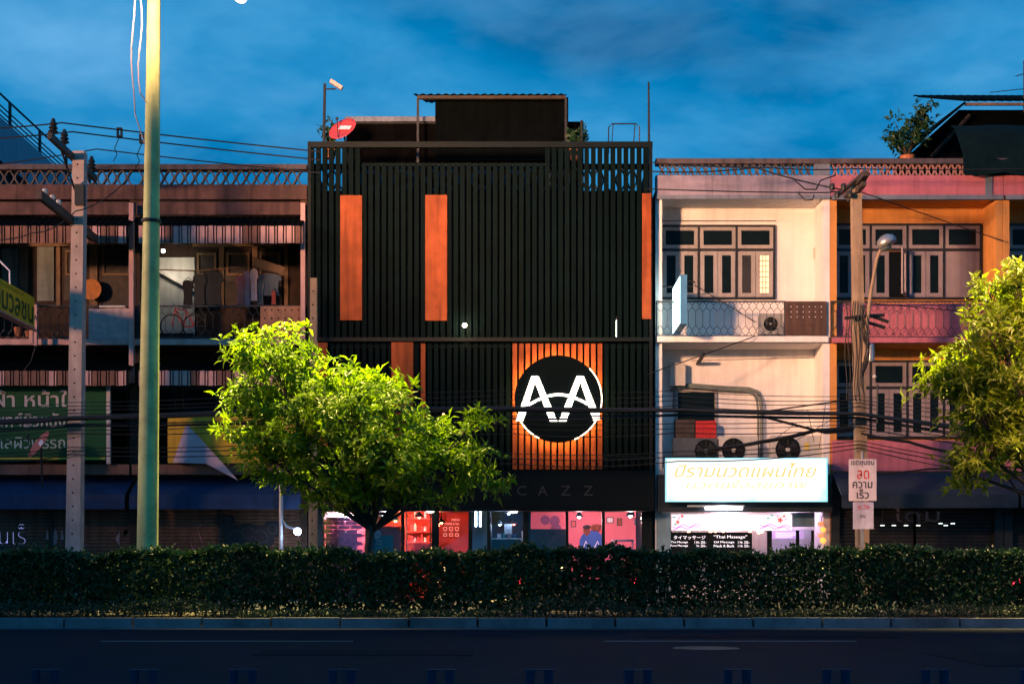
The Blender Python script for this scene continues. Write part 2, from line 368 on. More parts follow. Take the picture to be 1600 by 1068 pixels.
def valance(parent, px0, px1, py0, py1, d, mats, wide=7.4, gap=6.2):
    """hanging corrugated edge of an awning: boards of two widths with dark grooves"""
    ms = []
    for wd in (wide, 2.2):
        ms.append([MB().box(-wd*d/F/2, wd*d/F/2, -0.012, 0.012, -(py1-py0)*d/F/2, (py1-py0)*d/F/2).mesh('valance_board', mm)[0] for mm in mats])
    x = px0; zc = (Z(py0,d)+Z(py1,d))/2; i = 0
    while x + wide < px1:
        j = 0 if random.random() < 0.8 else len(mats)-1
        place('valance_board', ms[0][j], (X(x+wide/2,d), d, zc+random.uniform(-0.006,0.006)), parent)
        place('valance_board', ms[1][j], (X(x+wide+gap/2,d), d+0.008, zc+random.uniform(-0.006,0.006)), parent)
        x += wide+gap; i += 1
    MB().box(X(px0,d), X(px1,d), d+0.028, d+0.05, Z(py1,d)+0.02, Z(py0,d)).build('valance_backing', m_blackwall, parent)
def corrugated(x0, x1, pa, pb, pitch, amp, mat, name, parent, axis='x', th=0.01):
    """corrugated sheet; waves run across x, sheet spans from (y, z) pa to (y, z) pb"""
    n = max(4, int((x1-x0)/pitch*4)); m = MB()
    for i in range(n+1):
        x = x0+(x1-x0)*i/n; dz = amp*math.sin(2*math.pi*(x-x0)/pitch)
        for q in (pa, pb): m.v += [(x, q[0], q[1]+dz), (x, q[0], q[1]+dz-th)]
    for i in range(n):
        a = i*4; b = a+4
        m.f += [(a, b, b+2, a+2), (a+1, a+3, b+3, b+1), (a, a+1, b+1, b), (a+2, b+2, b+3, a+3)]
    m.f += [(0, 2, 3, 1), (n*4, n*4+1, n*4+3, n*4+2)]
    return m.build(name, mat, parent)
def shutter(parent, px0, px1, z0, z1, d, mat):
    x0, x1 = X(px0,d), X(px1,d); n = int((z1-z0)/0.085); m = MB(); b = []
    prof = []
    for i in range(n):
        z = z0+(z1-z0)*i/n; h = (z1-z0)/n
        prof += [(0.0, z), (-0.022, z+h*0.25), (-0.022, z+h*0.65), (0.0, z+h*0.92)]
    prof.append((0.0, z1))
    for (dy, z) in prof: m.v += [(x0, d+dy, z), (x1, d+dy, z)]
    for i in range(len(prof)-1): m.f.append((2*i, 2*i+1, 2*i+3, 2*i+2))
    return m.build('shutter', mat, parent)

# ------------------------------------------------------------------ left shophouses
m_latdark = M('lattice_dark', (0.10, 0.085, 0.085), 0.85, var=0.3, streak=0.4)
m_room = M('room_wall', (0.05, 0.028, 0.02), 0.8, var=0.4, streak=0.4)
LATL = (266, 289, 266, 258, 16.0)
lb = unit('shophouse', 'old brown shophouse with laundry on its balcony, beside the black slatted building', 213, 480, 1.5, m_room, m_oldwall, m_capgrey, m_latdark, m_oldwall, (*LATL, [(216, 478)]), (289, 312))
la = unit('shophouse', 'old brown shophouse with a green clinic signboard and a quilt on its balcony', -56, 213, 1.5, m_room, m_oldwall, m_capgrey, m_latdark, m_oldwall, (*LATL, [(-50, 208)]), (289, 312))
for b, a, c in ((lb, 213, 478), (la, -50, 209)):
    # upper storey: sunshade, lintel, rail; slab edge
    MB().box(X(a), X(c), D-0.04, D+0.10, Z(336), Z(316)).build('lintel', m_oldwall, b)
    valance(b, a+4, c-8, 353, 380, D-0.9, (m_valance, m_valance2) if b is lb else (m_valance2, m_valance))
    corrugated(X(a+4, D-0.9), X(c-8, D-0.9), (D-0.87, Z(354, D-0.9)), (D+0.05, Z(338)), 0.16, 0.012, m_roofsheet, 'sunshade', b)
    valance(b, a+4, c-8, 579, 602, D-0.9, (m_valance, m_valance2) if b is lb else (m_valance2, m_valance))
    corrugated(X(a+4, D-0.9), X(c-8, D-0.9), (D-0.87, Z(580, D-0.9)), (D+0.05, Z(565)), 0.16, 0.012, m_roofsheet, 'sunshade', b)
    MB().box(X(a), X(c), D-0.16, D-0.002, Z(540), Z(531)).build('slab_edge', m_valance, b)
    railing(b, a+2, c-2, 477, 531, D-0.08, m_iron, 12.0)
    MB().box(X(a), X(c), D-0.42, D+0.02, Z(743), Z(727)).build('ledge', m_valance2, b)
    # canvas awning over the pavement
    cv = MB(); xa, xc = X(a+2), X(c-1)
    cv.v = [(xa, D+0.02, Z(746)), (xc, D+0.02, Z(746)), (xc, D-0.75, Z(775)), (xa, D-0.75, Z(775)), (xa, D-0.76, Z(797)), (xc, D-0.76, Z(797)),
            (xa, D+0.02, Z(748)), (xc, D+0.02, Z(748)), (xc, D-0.73, Z(777)), (xa, D-0.73, Z(777)), (xa, D-0.74, Z(797)), (xc, D-0.74, Z(797))]
    cv.f = [(0,1,2,3), (3,2,5,4), (6,9,8,7), (9,10,11,8), (0,3,9,6), (3,4,10,9), (1,7,8,2), (2,8,11,5), (4,5,11,10)]
    cv.build('awning', m_blueawn, b)
m_shut = M('shutter_rust', (0.17, 0.09, 0.06), 0.6, var=0.3, streak=0.5, metal=0.2)
for b, spans in ((lb, ((218, 345), (347, 474))), (la, ((-48, 78), (82, 208)))):
    for (a, c) in spans:
        shutter(b, a, c, 0.16, Z(792), D+0.10, m_shut)
        MB().box(X(a-4), X(a-1), D+0.04, D+0.16, 0.15, Z(792)).build('shutter_guide', m_dark, b)
    MB().box(X(spans[0][0]-4), X(spans[1][1]+1), D+0.03, D+0.2, Z(792)+0.003, Z(744)).build('shutter_box', m_dark, b)
# posts along the balconies
for px, b in ((210, la), (476, lb)):
    MB().box(X(px-3.5), X(px+3.5), D-0.30, D-0.17, Z(600), Z(322)).build('post', m_valance, b)
# upper-storey rooms behind the left balconies: doors, curtained glass, timber posts
DB = D+1.5
m_curtain = M('pale_curtain', (0.22, 0.26, 0.25), 0.7, var=0.2, streak=0.5)
for b, items in ((la, ((2, 28, 388, 470, 'c'), (30, 44, 385, 480, 'p'), (58, 84, 385, 470, 'c'), (88, 94, 380, 480, 'p'), (100, 122, 388, 470, 'd'), (140, 152, 380, 480, 'p'), (158, 205, 384, 480, 'd'))),
                 (lb, ((306, 340, 392, 480, 'd'), (342, 350, 385, 480, 'p'), (352, 392, 392, 480, 'd'), (394, 402, 385, 480, 'p'), (404, 440, 392, 480, 'd'), (444, 450, 385, 480, 'p')))):
    for (a, c, t, u, k) in items:
        mm = {'c': m_curtain, 'p': m_wood, 'd': m_darkwood}[k]; nm = {'c': 'curtain', 'p': 'post', 'd': 'door'}[k]
        o = MB().pbox(a, c, t, u, DB-0.04, 0, 0.03).build(nm, mm, b)
        if k == 'd':
            MB().frame(X(a+2, DB-0.06), X(c-2, DB-0.06), Z(430, DB-0.06), Z(t+3, DB-0.06), DB-0.07, DB-0.045, 0.05).build('frame', m_wood, o)
    MB().box(X(items[0][0]-4, DB), X(items[-1][1]+4, DB), DB-0.10, DB-0.06, Z(386, DB), Z(380, DB)).build('beam', m_wood, b)
for b, a, c in ((la, 0, 205), (lb, 218, 470)):       # the storey below: dark windows
    for i in range(4):
        p0 = a+(c-a)*i/4+3; p1 = a+(c-a)*(i+1)/4-3
        wn = MB().frame(X(p0,DB), X(p1,DB), Z(720,DB), Z(605,DB), DB-0.06, DB-0.003, 0.06).build('window', m_darkwood, b)
        MB().box(X(p0,DB)+0.06, X(p1,DB)-0.06, DB-0.03, DB-0.02, Z(720,DB)+0.06, Z(605,DB)-0.06).build('pane', m_pane, wn)
# lit stair wall behind the balcony
m_plaster = M('pale_plaster', (0.62, 0.60, 0.55), 0.8, var=0.12, streak=0.25)
MB().pbox(246, 304, 402, 520, DB-0.06, 0, 0.05).build('pale_wall', m_plaster, lb)
st = MB(); st.v = [tuple(P(246, 415, DB-0.2)), tuple(P(303, 448, DB-0.2)), tuple(P(303, 456, DB-0.2)), tuple(P(246, 424, DB-0.2))]
st.v += [(x, y+0.12, z) for (x, y, z) in st.v]; st.f = [(3,2,1,0), (4,5,6,7), (0,1,5,4), (1,2,6,5), (2,3,7,6), (3,0,4,7)]
st.build('stair_string', m_plaster, lb)
# ------------------------------------------------------------------ black slatted building
x0, x1 = X(482), X(1020); DS = D-0.25        # slats stand proud of the wall
bb = thing('slatted_building', 'tall black building clad in vertical slats with orange panels and a round glowing emblem', 'building', ((x0+x1)/2, D, 0.14))
xi0, xi1 = x0+0.005, x1-0.005
MB().box(xi0, xi1, D+0.004, D+0.18, Z(735), Z(345)).build('front_wall', m_blackwall, bb)
for xa in (xi0, xi1-0.15): MB().box(xa, xa+0.15, D+0.183, D+9, 0.14, Z(262)).build('side_wall', m_blackwall, bb)
MB().box(xi0+0.15, xi1-0.15, D+8.85, D+9, 0.14, Z(262)).build('rear_wall', m_blackwall, bb)
MB().box(xi0+0.153, xi1-0.153, D+0.19, D+8.84, Z(320), Z(308)).build('roof', m_blackwall, bb)
MB().box(xi0+0.153, xi1-0.153, D+0.19, D+8.84, Z(735), Z(735)+0.2).build('floor_slab', m_blackwall, bb)
MB().box(xi0, xi1, D+0.003, D+0.17, Z(345)+0.003, Z(310)).build('parapet_wall', m_blackwall, bb)
# roof balustrade seen between the slats
lbm = lattice_mesh(17*D/F, (296-262)*D/F, 0.09, m_bluegrey)
for i in range(30):
    place('lattice_block', lbm, (X(492+17.4*i), D+0.12, Z(279)), bb)
MB().box(xi0, xi1, D+0.04, D+0.2, Z(262)+0.003, Z(255)).build('balustrade_cap', m_black, bb)
MB().box(xi0, xi1, D+0.045, D+0.195, Z(310)+0.003, Z(297)).build('balustrade_base', m_black, bb)
pitch = 10.22; nsl = 53
up = MB().box(-3.6*DS/F, 3.6*DS/F, -0.045, 0.045, -(528-232)*DS/F/2, (528-232)*DS/F/2).mesh('slat', m_slat)[0]
ups = MB().box(-3.6*DS/F, 3.6*DS/F, -0.045, 0.045, -(528-255)*DS/F/2, (528-255)*DS/F/2).mesh('slat', m_slat)[0]
lo = MB().box(-3.4*DS/F, 3.4*DS/F, -0.045, 0.045, -(733-537)*DS/F/2, (733-537)*DS/F/2).mesh('slat', m_slat)[0]
lo_o = MB().box(-3.5*DS/F, 3.5*DS/F, -0.052, 0.045, -(733-537)*DS/F/2, (733-537)*DS/F/2).mesh('slat', m_opanel)[0]
for i in range(nsl):
    px = 487.5+pitch*i
    if px > 1016: break
    tall = px < 560 or px > 850
    jr = lambda: (0, R_(random.uniform(-0.07, 0.07)), R_(random.uniform(-3, 3))); jy = random.uniform(-0.008, 0.008)
    place('slat', up, (X(px, DS), DS+jy, Z((528+232)/2, DS)), bb, rot=jr()) if tall else place('slat', ups, (X(px, DS), DS+jy, Z((528+255)/2, DS)), bb, rot=jr())
    orange = 798 < px < 944 or 652 < px < 668
    place('slat', lo_o if orange else lo, (X(px, DS), DS-0.003*orange, Z((733+537)/2, DS)), bb)
for (t, u, yb) in ((222, 231, 0.05), (527.5, 533.5, 0.06), (711, 715, 0.03)):
    MB().box(X(482, DS), X(1019.5, DS), DS-yb, DS+0.05, Z(u, DS), Z(t, DS)).build('slat_rail', m_black, bb)
for px in (483.5, 1016.5):
    MB().box(X(px-2.4, DS), X(px+2.6, DS), DS-0.055, D, Z(738, DS), Z(222, DS)).build('edge_post', m_black, bb)
for (a, c, t, u) in ((531.5, 565.5, 305, 500), (664.5, 698.5, 304.5, 500.5), (1003.5, 1017.5, 302, 498), (496, 511.5, 535, 700), (611.5, 645.5, 534.5, 700)):
    MB().pbox(a, c, t, u, DS-0.10, 0, 0.05).build('orange_panel', m_opanel, bb)
# stair or service block on the roof
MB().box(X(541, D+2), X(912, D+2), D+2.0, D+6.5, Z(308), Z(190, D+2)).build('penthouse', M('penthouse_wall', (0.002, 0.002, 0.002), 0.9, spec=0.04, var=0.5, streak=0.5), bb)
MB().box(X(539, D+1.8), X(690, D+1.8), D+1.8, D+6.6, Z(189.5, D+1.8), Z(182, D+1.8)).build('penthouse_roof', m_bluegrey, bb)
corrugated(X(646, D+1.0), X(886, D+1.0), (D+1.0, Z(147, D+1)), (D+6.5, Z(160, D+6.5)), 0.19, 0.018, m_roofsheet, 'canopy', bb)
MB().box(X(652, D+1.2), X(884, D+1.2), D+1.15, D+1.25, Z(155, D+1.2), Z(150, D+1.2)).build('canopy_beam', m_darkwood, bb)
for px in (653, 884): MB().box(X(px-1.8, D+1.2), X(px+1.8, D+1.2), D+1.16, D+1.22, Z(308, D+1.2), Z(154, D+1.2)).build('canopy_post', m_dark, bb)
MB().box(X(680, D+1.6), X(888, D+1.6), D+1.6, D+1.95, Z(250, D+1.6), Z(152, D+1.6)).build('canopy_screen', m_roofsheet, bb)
# shop fascia with dark letters
m_fascia = M('fascia', (0.002, 0.006, 0.008), 0.5, spec=0.1, var=0.2)
MB().box(xi0, xi1, D-0.42, D+0.002, Z(799), Z(736)).build('fascia', m_fascia, bb)
m_fl = M('fascia_letter', (0.022, 0.027, 0.034), 0.5, var=0.05)
for ch, px in (('C', 815), ('A', 848), ('Z', 884), ('Z', 919)):
    text(ch, 15*D/F, 15*D/F, (X(px, D-0.43), D-0.432, Z(766, D-0.43)), m_fl, bb, 'letter')
# glowing round emblem
DE = DS-0.32; ec = P(872, 623, DE); er = 68.0*DE/F
em = thing('emblem_sign', 'round black emblem with two glowing white chevron letters and an arc', 'sign', ec)
MB().lathe(ec, [(er, -0.02), (er, 0.05)], 64, 'y').build('disc', M('emblem_black', (0.0015, 0.006, 0.007), 0.7, spec=0.05, var=0.1), em)
ring = MB(); n = 64
for k in range(n):
    pass
pts = [(ec.x+math.cos(2*math.pi*k/n)*(er-0.03), ec.y+0.085, ec.z+math.sin(2*math.pi*k/n)*(er-0.03)) for k in range(n+1)]
ring.tube(pts, 0.016, 5, False); ring.build('halo_strip', E('halo_led', (1.0, 0.60, 0.16), 75.0), em)
rim = MB(); A0 = -62; pts = [(ec.x+math.cos(R_(a))*(er+0.003), ec.y-0.028, ec.z+math.sin(R_(a))*(er+0.003)) for a in range(-148, -112, 4)]
rim.tube(pts, 0.015, 5); rim.build('rim_light', E('rim_led', (1.0, 0.86, 0.62), 5.0), em)
rim = MB(); pts = [(ec.x+math.cos(R_(a))*(er+0.003), ec.y-0.028, ec.z+math.sin(R_(a))*(er+0.003)) for a in range(-68, 46, 4)]
rim.tube(pts, 0.013, 5); rim.build('rim_light', MATS['rim_led'], em)
m_letter = E('letter_led', (1.0, 0.90, 0.74), 6.0)
def epx(x, y): return (X(x, DE), Z(y, DE))
def stroke(a, b, c, d): return MB().poly([epx(*a), epx(*b), epx(*c), epx(*d)], DE-0.07, DE-0.022).build('letter_stroke', m_letter, em)
stroke((830.5, 588), (838.5, 588), (818, 657), (806, 657)); stroke((832.5, 588.5), (841.5, 588.5), (870.5, 658), (859.5, 658))
stroke((901, 588), (910, 588), (884.5, 658), (873, 658)); stroke((904, 588.5), (912, 588.5), (938, 655), (927, 657))
arc = MB(); arc.strip([epx(826+ t*92, 636-19.5*math.sin(math.pi*(0.06+0.86*t))) for t in [i/14 for i in range(15)]], 0.055, DE-0.066, DE-0.024); arc.build('arc', m_letter, em)
for (px, a, c) in ((800, 0, 0),): pass
# small lamps on the slats
def bulb(name, label, px, py, d, r, mat, power, col):
    t = thing(name, label, 'lamp', P(px, py, d))
    MB().ball(P(px, py, d), r, 10).build('bulb', mat, t)
    MB().box(X(px,d)-0.02, X(px,d)+0.02, d+r*0.8, D-0.2, Z(py,d)-0.02, Z(py,d)+0.02).build('bracket', m_dark, t)
    if power:
        l = bpy.data.lights.new('bulb_light', 'POINT'); l.energy = power; l.color = col; l.shadow_soft_size = r
        lo_ = bpy.data.objects.new('bulb_light', l); COL.objects.link(lo_); lo_.location = Vector((0, -r-0.06, 0)); lo_.parent = t
    return t
bulb('wall_lamp', 'small lit warm bulb on the black slats right of the taller orange panels', 726, 508, DS-0.18, 0.055, E('bulb_warm', (1.0, 0.80, 0.5), 30), 14, (1, 0.72, 0.35))
bulb('wall_lamp', 'tiny dim orange lamp on the slats above the tree', 693, 647, DS-0.10, 0.03, E('bulb_dim', (1.0, 0.45, 0.2), 6), 0, (1, 1, 1))
t = thing('tube_lamp', 'short white tube lamp on the slats near the projecting lightbox', 'lamp', P(963, 515, DS-0.1))
MB().tube([P(963, 500, DS-0.08), P(963, 526, DS-0.08)], 0.008, 6).build('tube', E('tube_white', (0.9, 1.0, 0.92), 5), t)
MB().box(X(963, DS)-0.012, X(963, DS)+0.012, DS-0.06, DS-0.045, Z(530, DS), Z(496, DS)).build('holder', m_dark, t)

# ------------------------------------------------------------------ cafe on the ground floor
Z0 = 0.145; ZF = Z(799)
caf = bb
DG = D+0.12
mul = [(482, 505), (571, 580), (627, 632), (675, 686), (732, 738), (761, 766), (817, 826), (884, 888), (940, 945), (1002, 1019)]
for a, c in mul:
    MB().box(X(a,DG), X(c,DG), DG-0.06, DG+0.06, Z0, ZF+0.01).build('mullion', m_black, bb)
MB().box(xi0, xi1, D+0.0, D+0.3, ZF+0.012, Z(736)).build('head_beam', m_black, bb)
for i in range(len(mul)-1):
    a, c = mul[i][1], mul[i+1][0]
    MB().box(X(a,DG)+0.003, X(c,DG)-0.003, DG-0.008, DG+0.008, Z0, ZF+0.005).build('shop_pane', m_glass, bb)
m_cfloor = M('cafe_floor', (0.14, 0.10, 0.08), 0.4, var=0.2)
MB().box(xi0+0.16, xi1-0.16, D+0.2, D+4.5, 0.10, Z0-0.002).build('cafe_floor', m_cfloor, bb)
MB().box(xi0+0.16, xi1-0.16, D+0.31, D+4.5, Z(735)-0.12, Z(735)-0.004).build('cafe_ceiling', m_black, bb)
m_cpink = M('cafe_pink', (0.78, 0.16, 0.22), 0.7, var=0.06)
m_cred = M('cafe_red', (0.50, 0.05, 0.03), 0.6, var=0.2)
m_cmag = M('cafe_magenta_tile', (0.66, 0.16, 0.38), 0.35, var=0.2, scale=9)
m_cwhite = M('cafe_white', (0.75, 0.75, 0.78), 0.6, var=0.05)
def wallseg(a, c, d, mat, name='cafe_wall', z1=None): return MB().box(X(a,d), X(c,d), d, d+0.08, Z0, z1 or Z(735)-0.13).build(name, mat, bb)
wallseg(498, 580, D+1.7, m_cpink); wallseg(580, 742, D+2.4, m_cred); wallseg(738, 764, D+0.42, m_cwhite); wallseg(762, 830, D+3.0, m_black); wallseg(826, 1012, D+2.9, m_cpink)
for px in (580, 764, 827):          # partitions between the rooms
    MB().box(X(px)-0.04, X(px)+0.04, D+0.35, D+3.3, Z0, Z(735)-0.14).build('partition', m_black, bb)
# tiled pier, cornice and shelves in the pink corner room
tl = MB().box(-0.145, 0.145, -0.02, 0.02, -0.045, 0.045).mesh('tile', m_cmag)[0]
for r in range(20):
    for c in range(3):
        place('tile', tl, (X(508, D+0.9)+0.05+c*0.30+(r % 2)*0.12, D+0.9, Z0+0.06+r*0.10), bb)
MB().pbox(506, 576, 799, 811, D+1.2, 0, 0.3).build('cornice', m_cwhite, bb)
for py in (830, 842):
    MB().pbox(522, 552, py, py+1.6, D+1.45, 0, 0.22).build('shelf', m_cwhite, bb)
def lamp(kind, loc, power, col, size=0.1, name='lamp_light', aim=None, ang=150, blend=0.6, parent=None):
    l = bpy.data.lights.new(name, kind); l.energy = power; l.color = col
    if kind in ('POINT', 'SPOT'): l.shadow_soft_size = size
    if kind == 'AREA': l.size = size
    if kind == 'SPOT': l.spot_size = R_(ang); l.spot_blend = blend
    o = bpy.data.objects.new(name, l); COL.objects.link(o); o.location = Vector(loc) - wloc(parent)
    if parent: o.parent = parent
    if aim is not None: o.rotation_euler = (Vector(aim)).to_track_quat('-Z', 'Y').to_euler()
    return o
def pendant(label, px, py, d, r, em_, power, col, cord_py=797):
    t = thing('pendant_lamp', label, 'lamp', P(px, py, d), 'pendant lamps in the cafe')
    c = P(px, py, d)
    MB().lathe(c, [(0.02, r*1.1), (r*0.55, r*0.6), (r, -r*0.2), (r*0.92, -r*0.2), (r*0.1, r*0.5)], 14).build('shade', m_dark, t)
    MB().ball(c-Vector((0, 0, r*0.1)), r*0.42, 8).build('bulb', em_, t)
    MB().bar(c+Vector((0, 0, r)), (c.x, c.y, Z(735)-0.13), 0.006).build('cord', m_rubber, t)
    if power: lamp('POINT', c-Vector((0, 0, r*0.75)), power, col, 0.06, parent=t)
    return t
e_w = E('lamp_white', (1.0, 0.92, 0.85), 14); e_o = E('lamp_orange', (1.0, 0.45, 0.16), 16); e_r = E('lamp_red', (1.0, 0.16, 0.10), 8); e_b = E('lamp_blue', (0.55, 0.75, 1.0), 8)
pendant('white pendant lamp above the teal cafe standee', 601, 803, D+0.9, 0.16, e_w, 44.5, (1, 0.85, 0.9))
pendant('orange pendant lamp beside the cafe standee', 618, 812, D+1.3, 0.10, e_o, 74.1, (1, 0.32, 0.12))
pendant('red pendant lamp behind the barred cafe window', 655, 806, D+1.5, 0.12, e_r, 54.3, (1, 0.16, 0.10))
pendant('orange red pendant lamp by the printed menu window', 690, 815, D+1.0, 0.09, e_o, 24.7, (1, 0.30, 0.16))
pendant('blue pendant lamp over the cafe counter', 795, 800, D+1.2, 0.11, e_b, 22.2, (0.5, 0.72, 1.0))
pendant('small blue pendant lamp by the tall poster', 781, 818, D+1.4, 0.09, e_b, 12.3, (0.5, 0.72, 1.0))
pendant('red pendant lamp in the dark cafe bay', 803, 817, D+1.8, 0.10, e_r, 22.2, (1, 0.2, 0.15))
pendant('warm pendant lamp in the pink room beside the mural', 905, 806, D+1.5, 0.10, e_w, 103.7, (1, 0.52, 0.50))
pendant('warm pendant lamp in the pink room above the chairs', 985, 804, D+1.3, 0.12, e_w, 118.6, (1, 0.55, 0.45))
pendant('warm pendant lamp in the tiled pink corner room', 542, 806, D+1.0, 0.10, e_w, 103.7, (1, 0.58, 0.60))
for (px, py) in ((672, 797), (803, 797)):
    t = thing('downlight', f'round white downlight under the fascia above {"the barred window" if px < 700 else "the counter bay"}', 'lamp', P(px, py, D-0.2))
    MB().lathe(P(px, py+1.5, D-0.2), [(0.085, -0.02), (0.09, 0.02)], 14).build('lens', e_w, t)
    MB().lathe(P(px, py-0.5, D-0.2), [(0.10, -0.01), (0.10, 0.03)], 14).build('housing', m_dark, t)
# two fluorescent tubes on the white pier
for px in (743.5, 750.5):
    t = thing('fluorescent_tube', f'{"first" if px < 745 else "second"} upright fluorescent tube on the white pier of the cafe', 'lamp', P(px, 820, D+0.0))
    MB().tube([P(px, 797, D+0.02), P(px, 822, D+0.02)], 0.022, 8).build('tube', E('tube_blue', (0.55, 0.75, 1.0), 26), t)
    MB().box(X(px, D)-0.03, X(px, D)+0.03, D+0.045, D+0.055, Z(824, D), Z(795, D)).build('holder', m_dark, t)
# standee, printed glass, counter, mural, furniture
m_teal = M('standee_teal', (0.02, 0.25, 0.28), 0.5, var=0.2); m_pv = M('print_white', (0.75, 0.72, 0.80), 0.6, var=0.05); m_pr = M('print_red', (0.75, 0.10, 0.10), 0.6, var=0.05)
t = thing('standee', 'teal advertising standee with white letters and round logo behind the cafe glass', 'sign', (X(600, D+0.5), D+0.5, Z0))
MB().box(X(582, D+0.5), X(614, D+0.5), D+0.5, D+0.53, Z0, Z(836, D+0.5)).build('board', m_teal, t)
MB().box(X(582, D+0.5), X(626, D+0.5), D+0.56, D+0.58, Z0, Z(822, D+0.5)).build('red_board', m_cred, t)
for ch, px in (('A', 584.5), ('Z', 590), ('Z', 595)): text(ch, 4.6*D/F, 6.5*D/F, (X(px, D+0.49), D+0.49, Z(846.5, D+0.49)), m_pv, t, 'letter')
MB().lathe(P(588, 834, D+0.48), [(0.115, -0.004), (0.115, 0.01)], 20, 'y').build('logo_disc', m_pv, t)
mk = MB(); q = P(588, 834, D+0.47)
mk.strip([(q.x-0.06, q.z-0.05), (q.x-0.03, q.z+0.04), (q.x, q.z-0.05), (q.x+0.03, q.z+0.04), (q.x+0.06, q.z-0.05)], 0.016, q.y-0.001, q.y+0.004); mk.build('logo_mark', m_teal, t)
t = thing('menu_print', 'printed drinks menu with cup symbols on the cafe window', 'sign', P(710, 835, DG))
e_menu = E('menu_glow', (1.0, 0.35, 0.28), 1.1)
text('MENU', 13*D/F, 3.6*D/F, (X(712, DG), DG-0.012, Z(811.5, DG)), e_menu, t)
text('COFFEE & TEA', 23*D/F, 3.2*D/F, (X(706, DG), DG-0.012, Z(818, DG)), e_menu, t)
for i in range(3):
    q = P(695.5+9.2*i, 826, DG-0.012)
    cp = MB(); cp.strip([(q.x-0.045, q.z+0.04), (q.x-0.035, q.z-0.02), (q.x, q.z-0.045), (q.x+0.035, q.z-0.02), (q.x+0.045, q.z+0.04)], 0.014, q.y, q.y+0.003, True); cp.build('cup_symbol', e_menu, t)
    q = P(695.5+9.2*i, 835, DG-0.012)
    cp = MB(); cp.strip([(q.x-0.04, q.z+0.028), (q.x-0.04, q.z-0.028), (q.x+0.04, q.z-0.028), (q.x+0.04, q.z+0.028)], 0.014, q.y, q.y+0.003, True); cp.build('cup_symbol', e_menu, t)
t = thing('shelf_rack', 'red lit shelf rack of jars behind the barred cafe window', 'shelf', (X(654, D+1.9), D+1.9, Z0))
for py in (809, 829, 846): MB().pbox(634, 674, py, py+1.3, D+1.9, 0, 0.25).build('shelf_board', m_pr, t)
for px in (635.5, 672.5): MB().pbox(px-0.8, px+0.8, 800, 870, D+1.88, 0, 0.02).build('upright', m_dark, t)
for r, py in enumerate((809, 829, 846)):
    for i in range(7):
        q = P(638+5.3*i, py, D+2.0); h = random.uniform(0.10, 0.2)
        MB().lathe(q, [(0.034, 0), (0.036, h*0.75), (0.02, h*0.85), (0.02, h)], 8).build('jar', (m_cred, m_pr, m_pv)[i % 3], t)
t = thing('cafe_counter', 'dark cafe counter with stacked boxes under the blue pendant', 'counter', (X(795, D+1.3), D+1.3, Z0))
MB().box(X(770, D+1.3), X(812, D+1.3), D+1.3, D+1.9, Z0, Z(842, D+1.3)).build('body', m_dark, t)
MB().box(X(768, D+1.3), X(814, D+1.3), D+1.26, D+1.94, Z(842, D+1.3), Z(840, D+1.3)).build('worktop', m_cwhite, t)
for i in range(4):
    MB().pbox(777+8*i, 783+8*i, 835-random.random()*3, 840, D+1.35, 0, 0.12).build('box', (m_pv, m_teal, m_pv, M('print_blue', (0.10, 0.25, 0.6), 0.5))[i], t)
MB().pbox(788, 800, 818, 834, D+1.25, 0, 0.15).build('dispenser', m_pv, t)
t = thing('poster', 'tall pale blue poster on the cafe glass beside the counter', 'poster', P(818, 840, DG))
MB().pbox(815, 821.5, 829, 850, DG-0.03, 0, 0.012).build('sheet', M('poster_blue', (0.35, 0.5, 0.85), 0.5, var=0.2, scale=8), t)
for i in range(4): MB().pbox(816, 820.5, 832+3*i, 833.4+3*i, DG-0.034, 0, 0.003).build('print_line', m_pv, t)
t = thing('bench', 'dark bench seat with a pink rail inside the cafe', 'bench', (X(855, D+1.5), D+1.5, Z0))
MB().box(X(826, D+1.5), X(886, D+1.5), D+1.5, D+1.6, Z0, Z(826, D+1.5)).build('backrest', m_darkwood, t)
MB().box(X(826, D+1.1), X(886, D+1.1), D+1.05, D+1.495, Z0, Z(848, D+1.1)).build('seat', m_darkwood, t)
t = thing('mural', 'blue mural figure with a pink logo on the pink cafe wall', 'mural', P(925, 840, D+2.85))
m_mb = M('mural_blue', (0.03, 0.09, 0.42), 0.6, var=0.15)
c = P(925, 848, D+2.88)
MB().poly([(c.x+0.33*math.cos(a), c.z+0.34*math.sin(a)) for a in [i*math.pi/10 for i in range(20)]], D+2.886, D+2.896).build('figure', m_mb, t)
mk = MB(); 
mk.strip([(c.x-0.25, c.z-0.18), (c.x-0.16, c.z+0.05), (c.x-0.06, c.z-0.18)], 0.035, D+2.872, D+2.884); mk.strip([(c.x+0.04, c.z-0.18), (c.x+0.14, c.z+0.05), (c.x+0.24, c.z-0.18)], 0.035, D+2.872, D+2.884); mk.build('logo', m_pv, t)
for (px, py, rx, rz, mm) in ((917, 823, .11, .06, m_darkwood), (917, 829, .09, .12, m_opanel), (932, 824, .16, .10, m_opanel), (940, 828, .08, .1, m_pr)):
    q = P(px, py, D+2.87); MB().poly([(q.x+rx*math.cos(a), q.z+rz*math.sin(a)) for a in [i*math.pi/6 for i in range(12)]], D+2.86+0.001*px % 0.004, D+2.884).build('shape', mm, t)
for (px, py, r) in ((852, 812, 0.12), (867, 813, 0.13), (869, 826, 0.14)):
    MB().lathe(P(px, py, D+2.86), [(r, 0), (r, 0.03)], 16, 'y').build('disc', M('plate_plum', (0.22, 0.05, 0.14), 0.6), t)
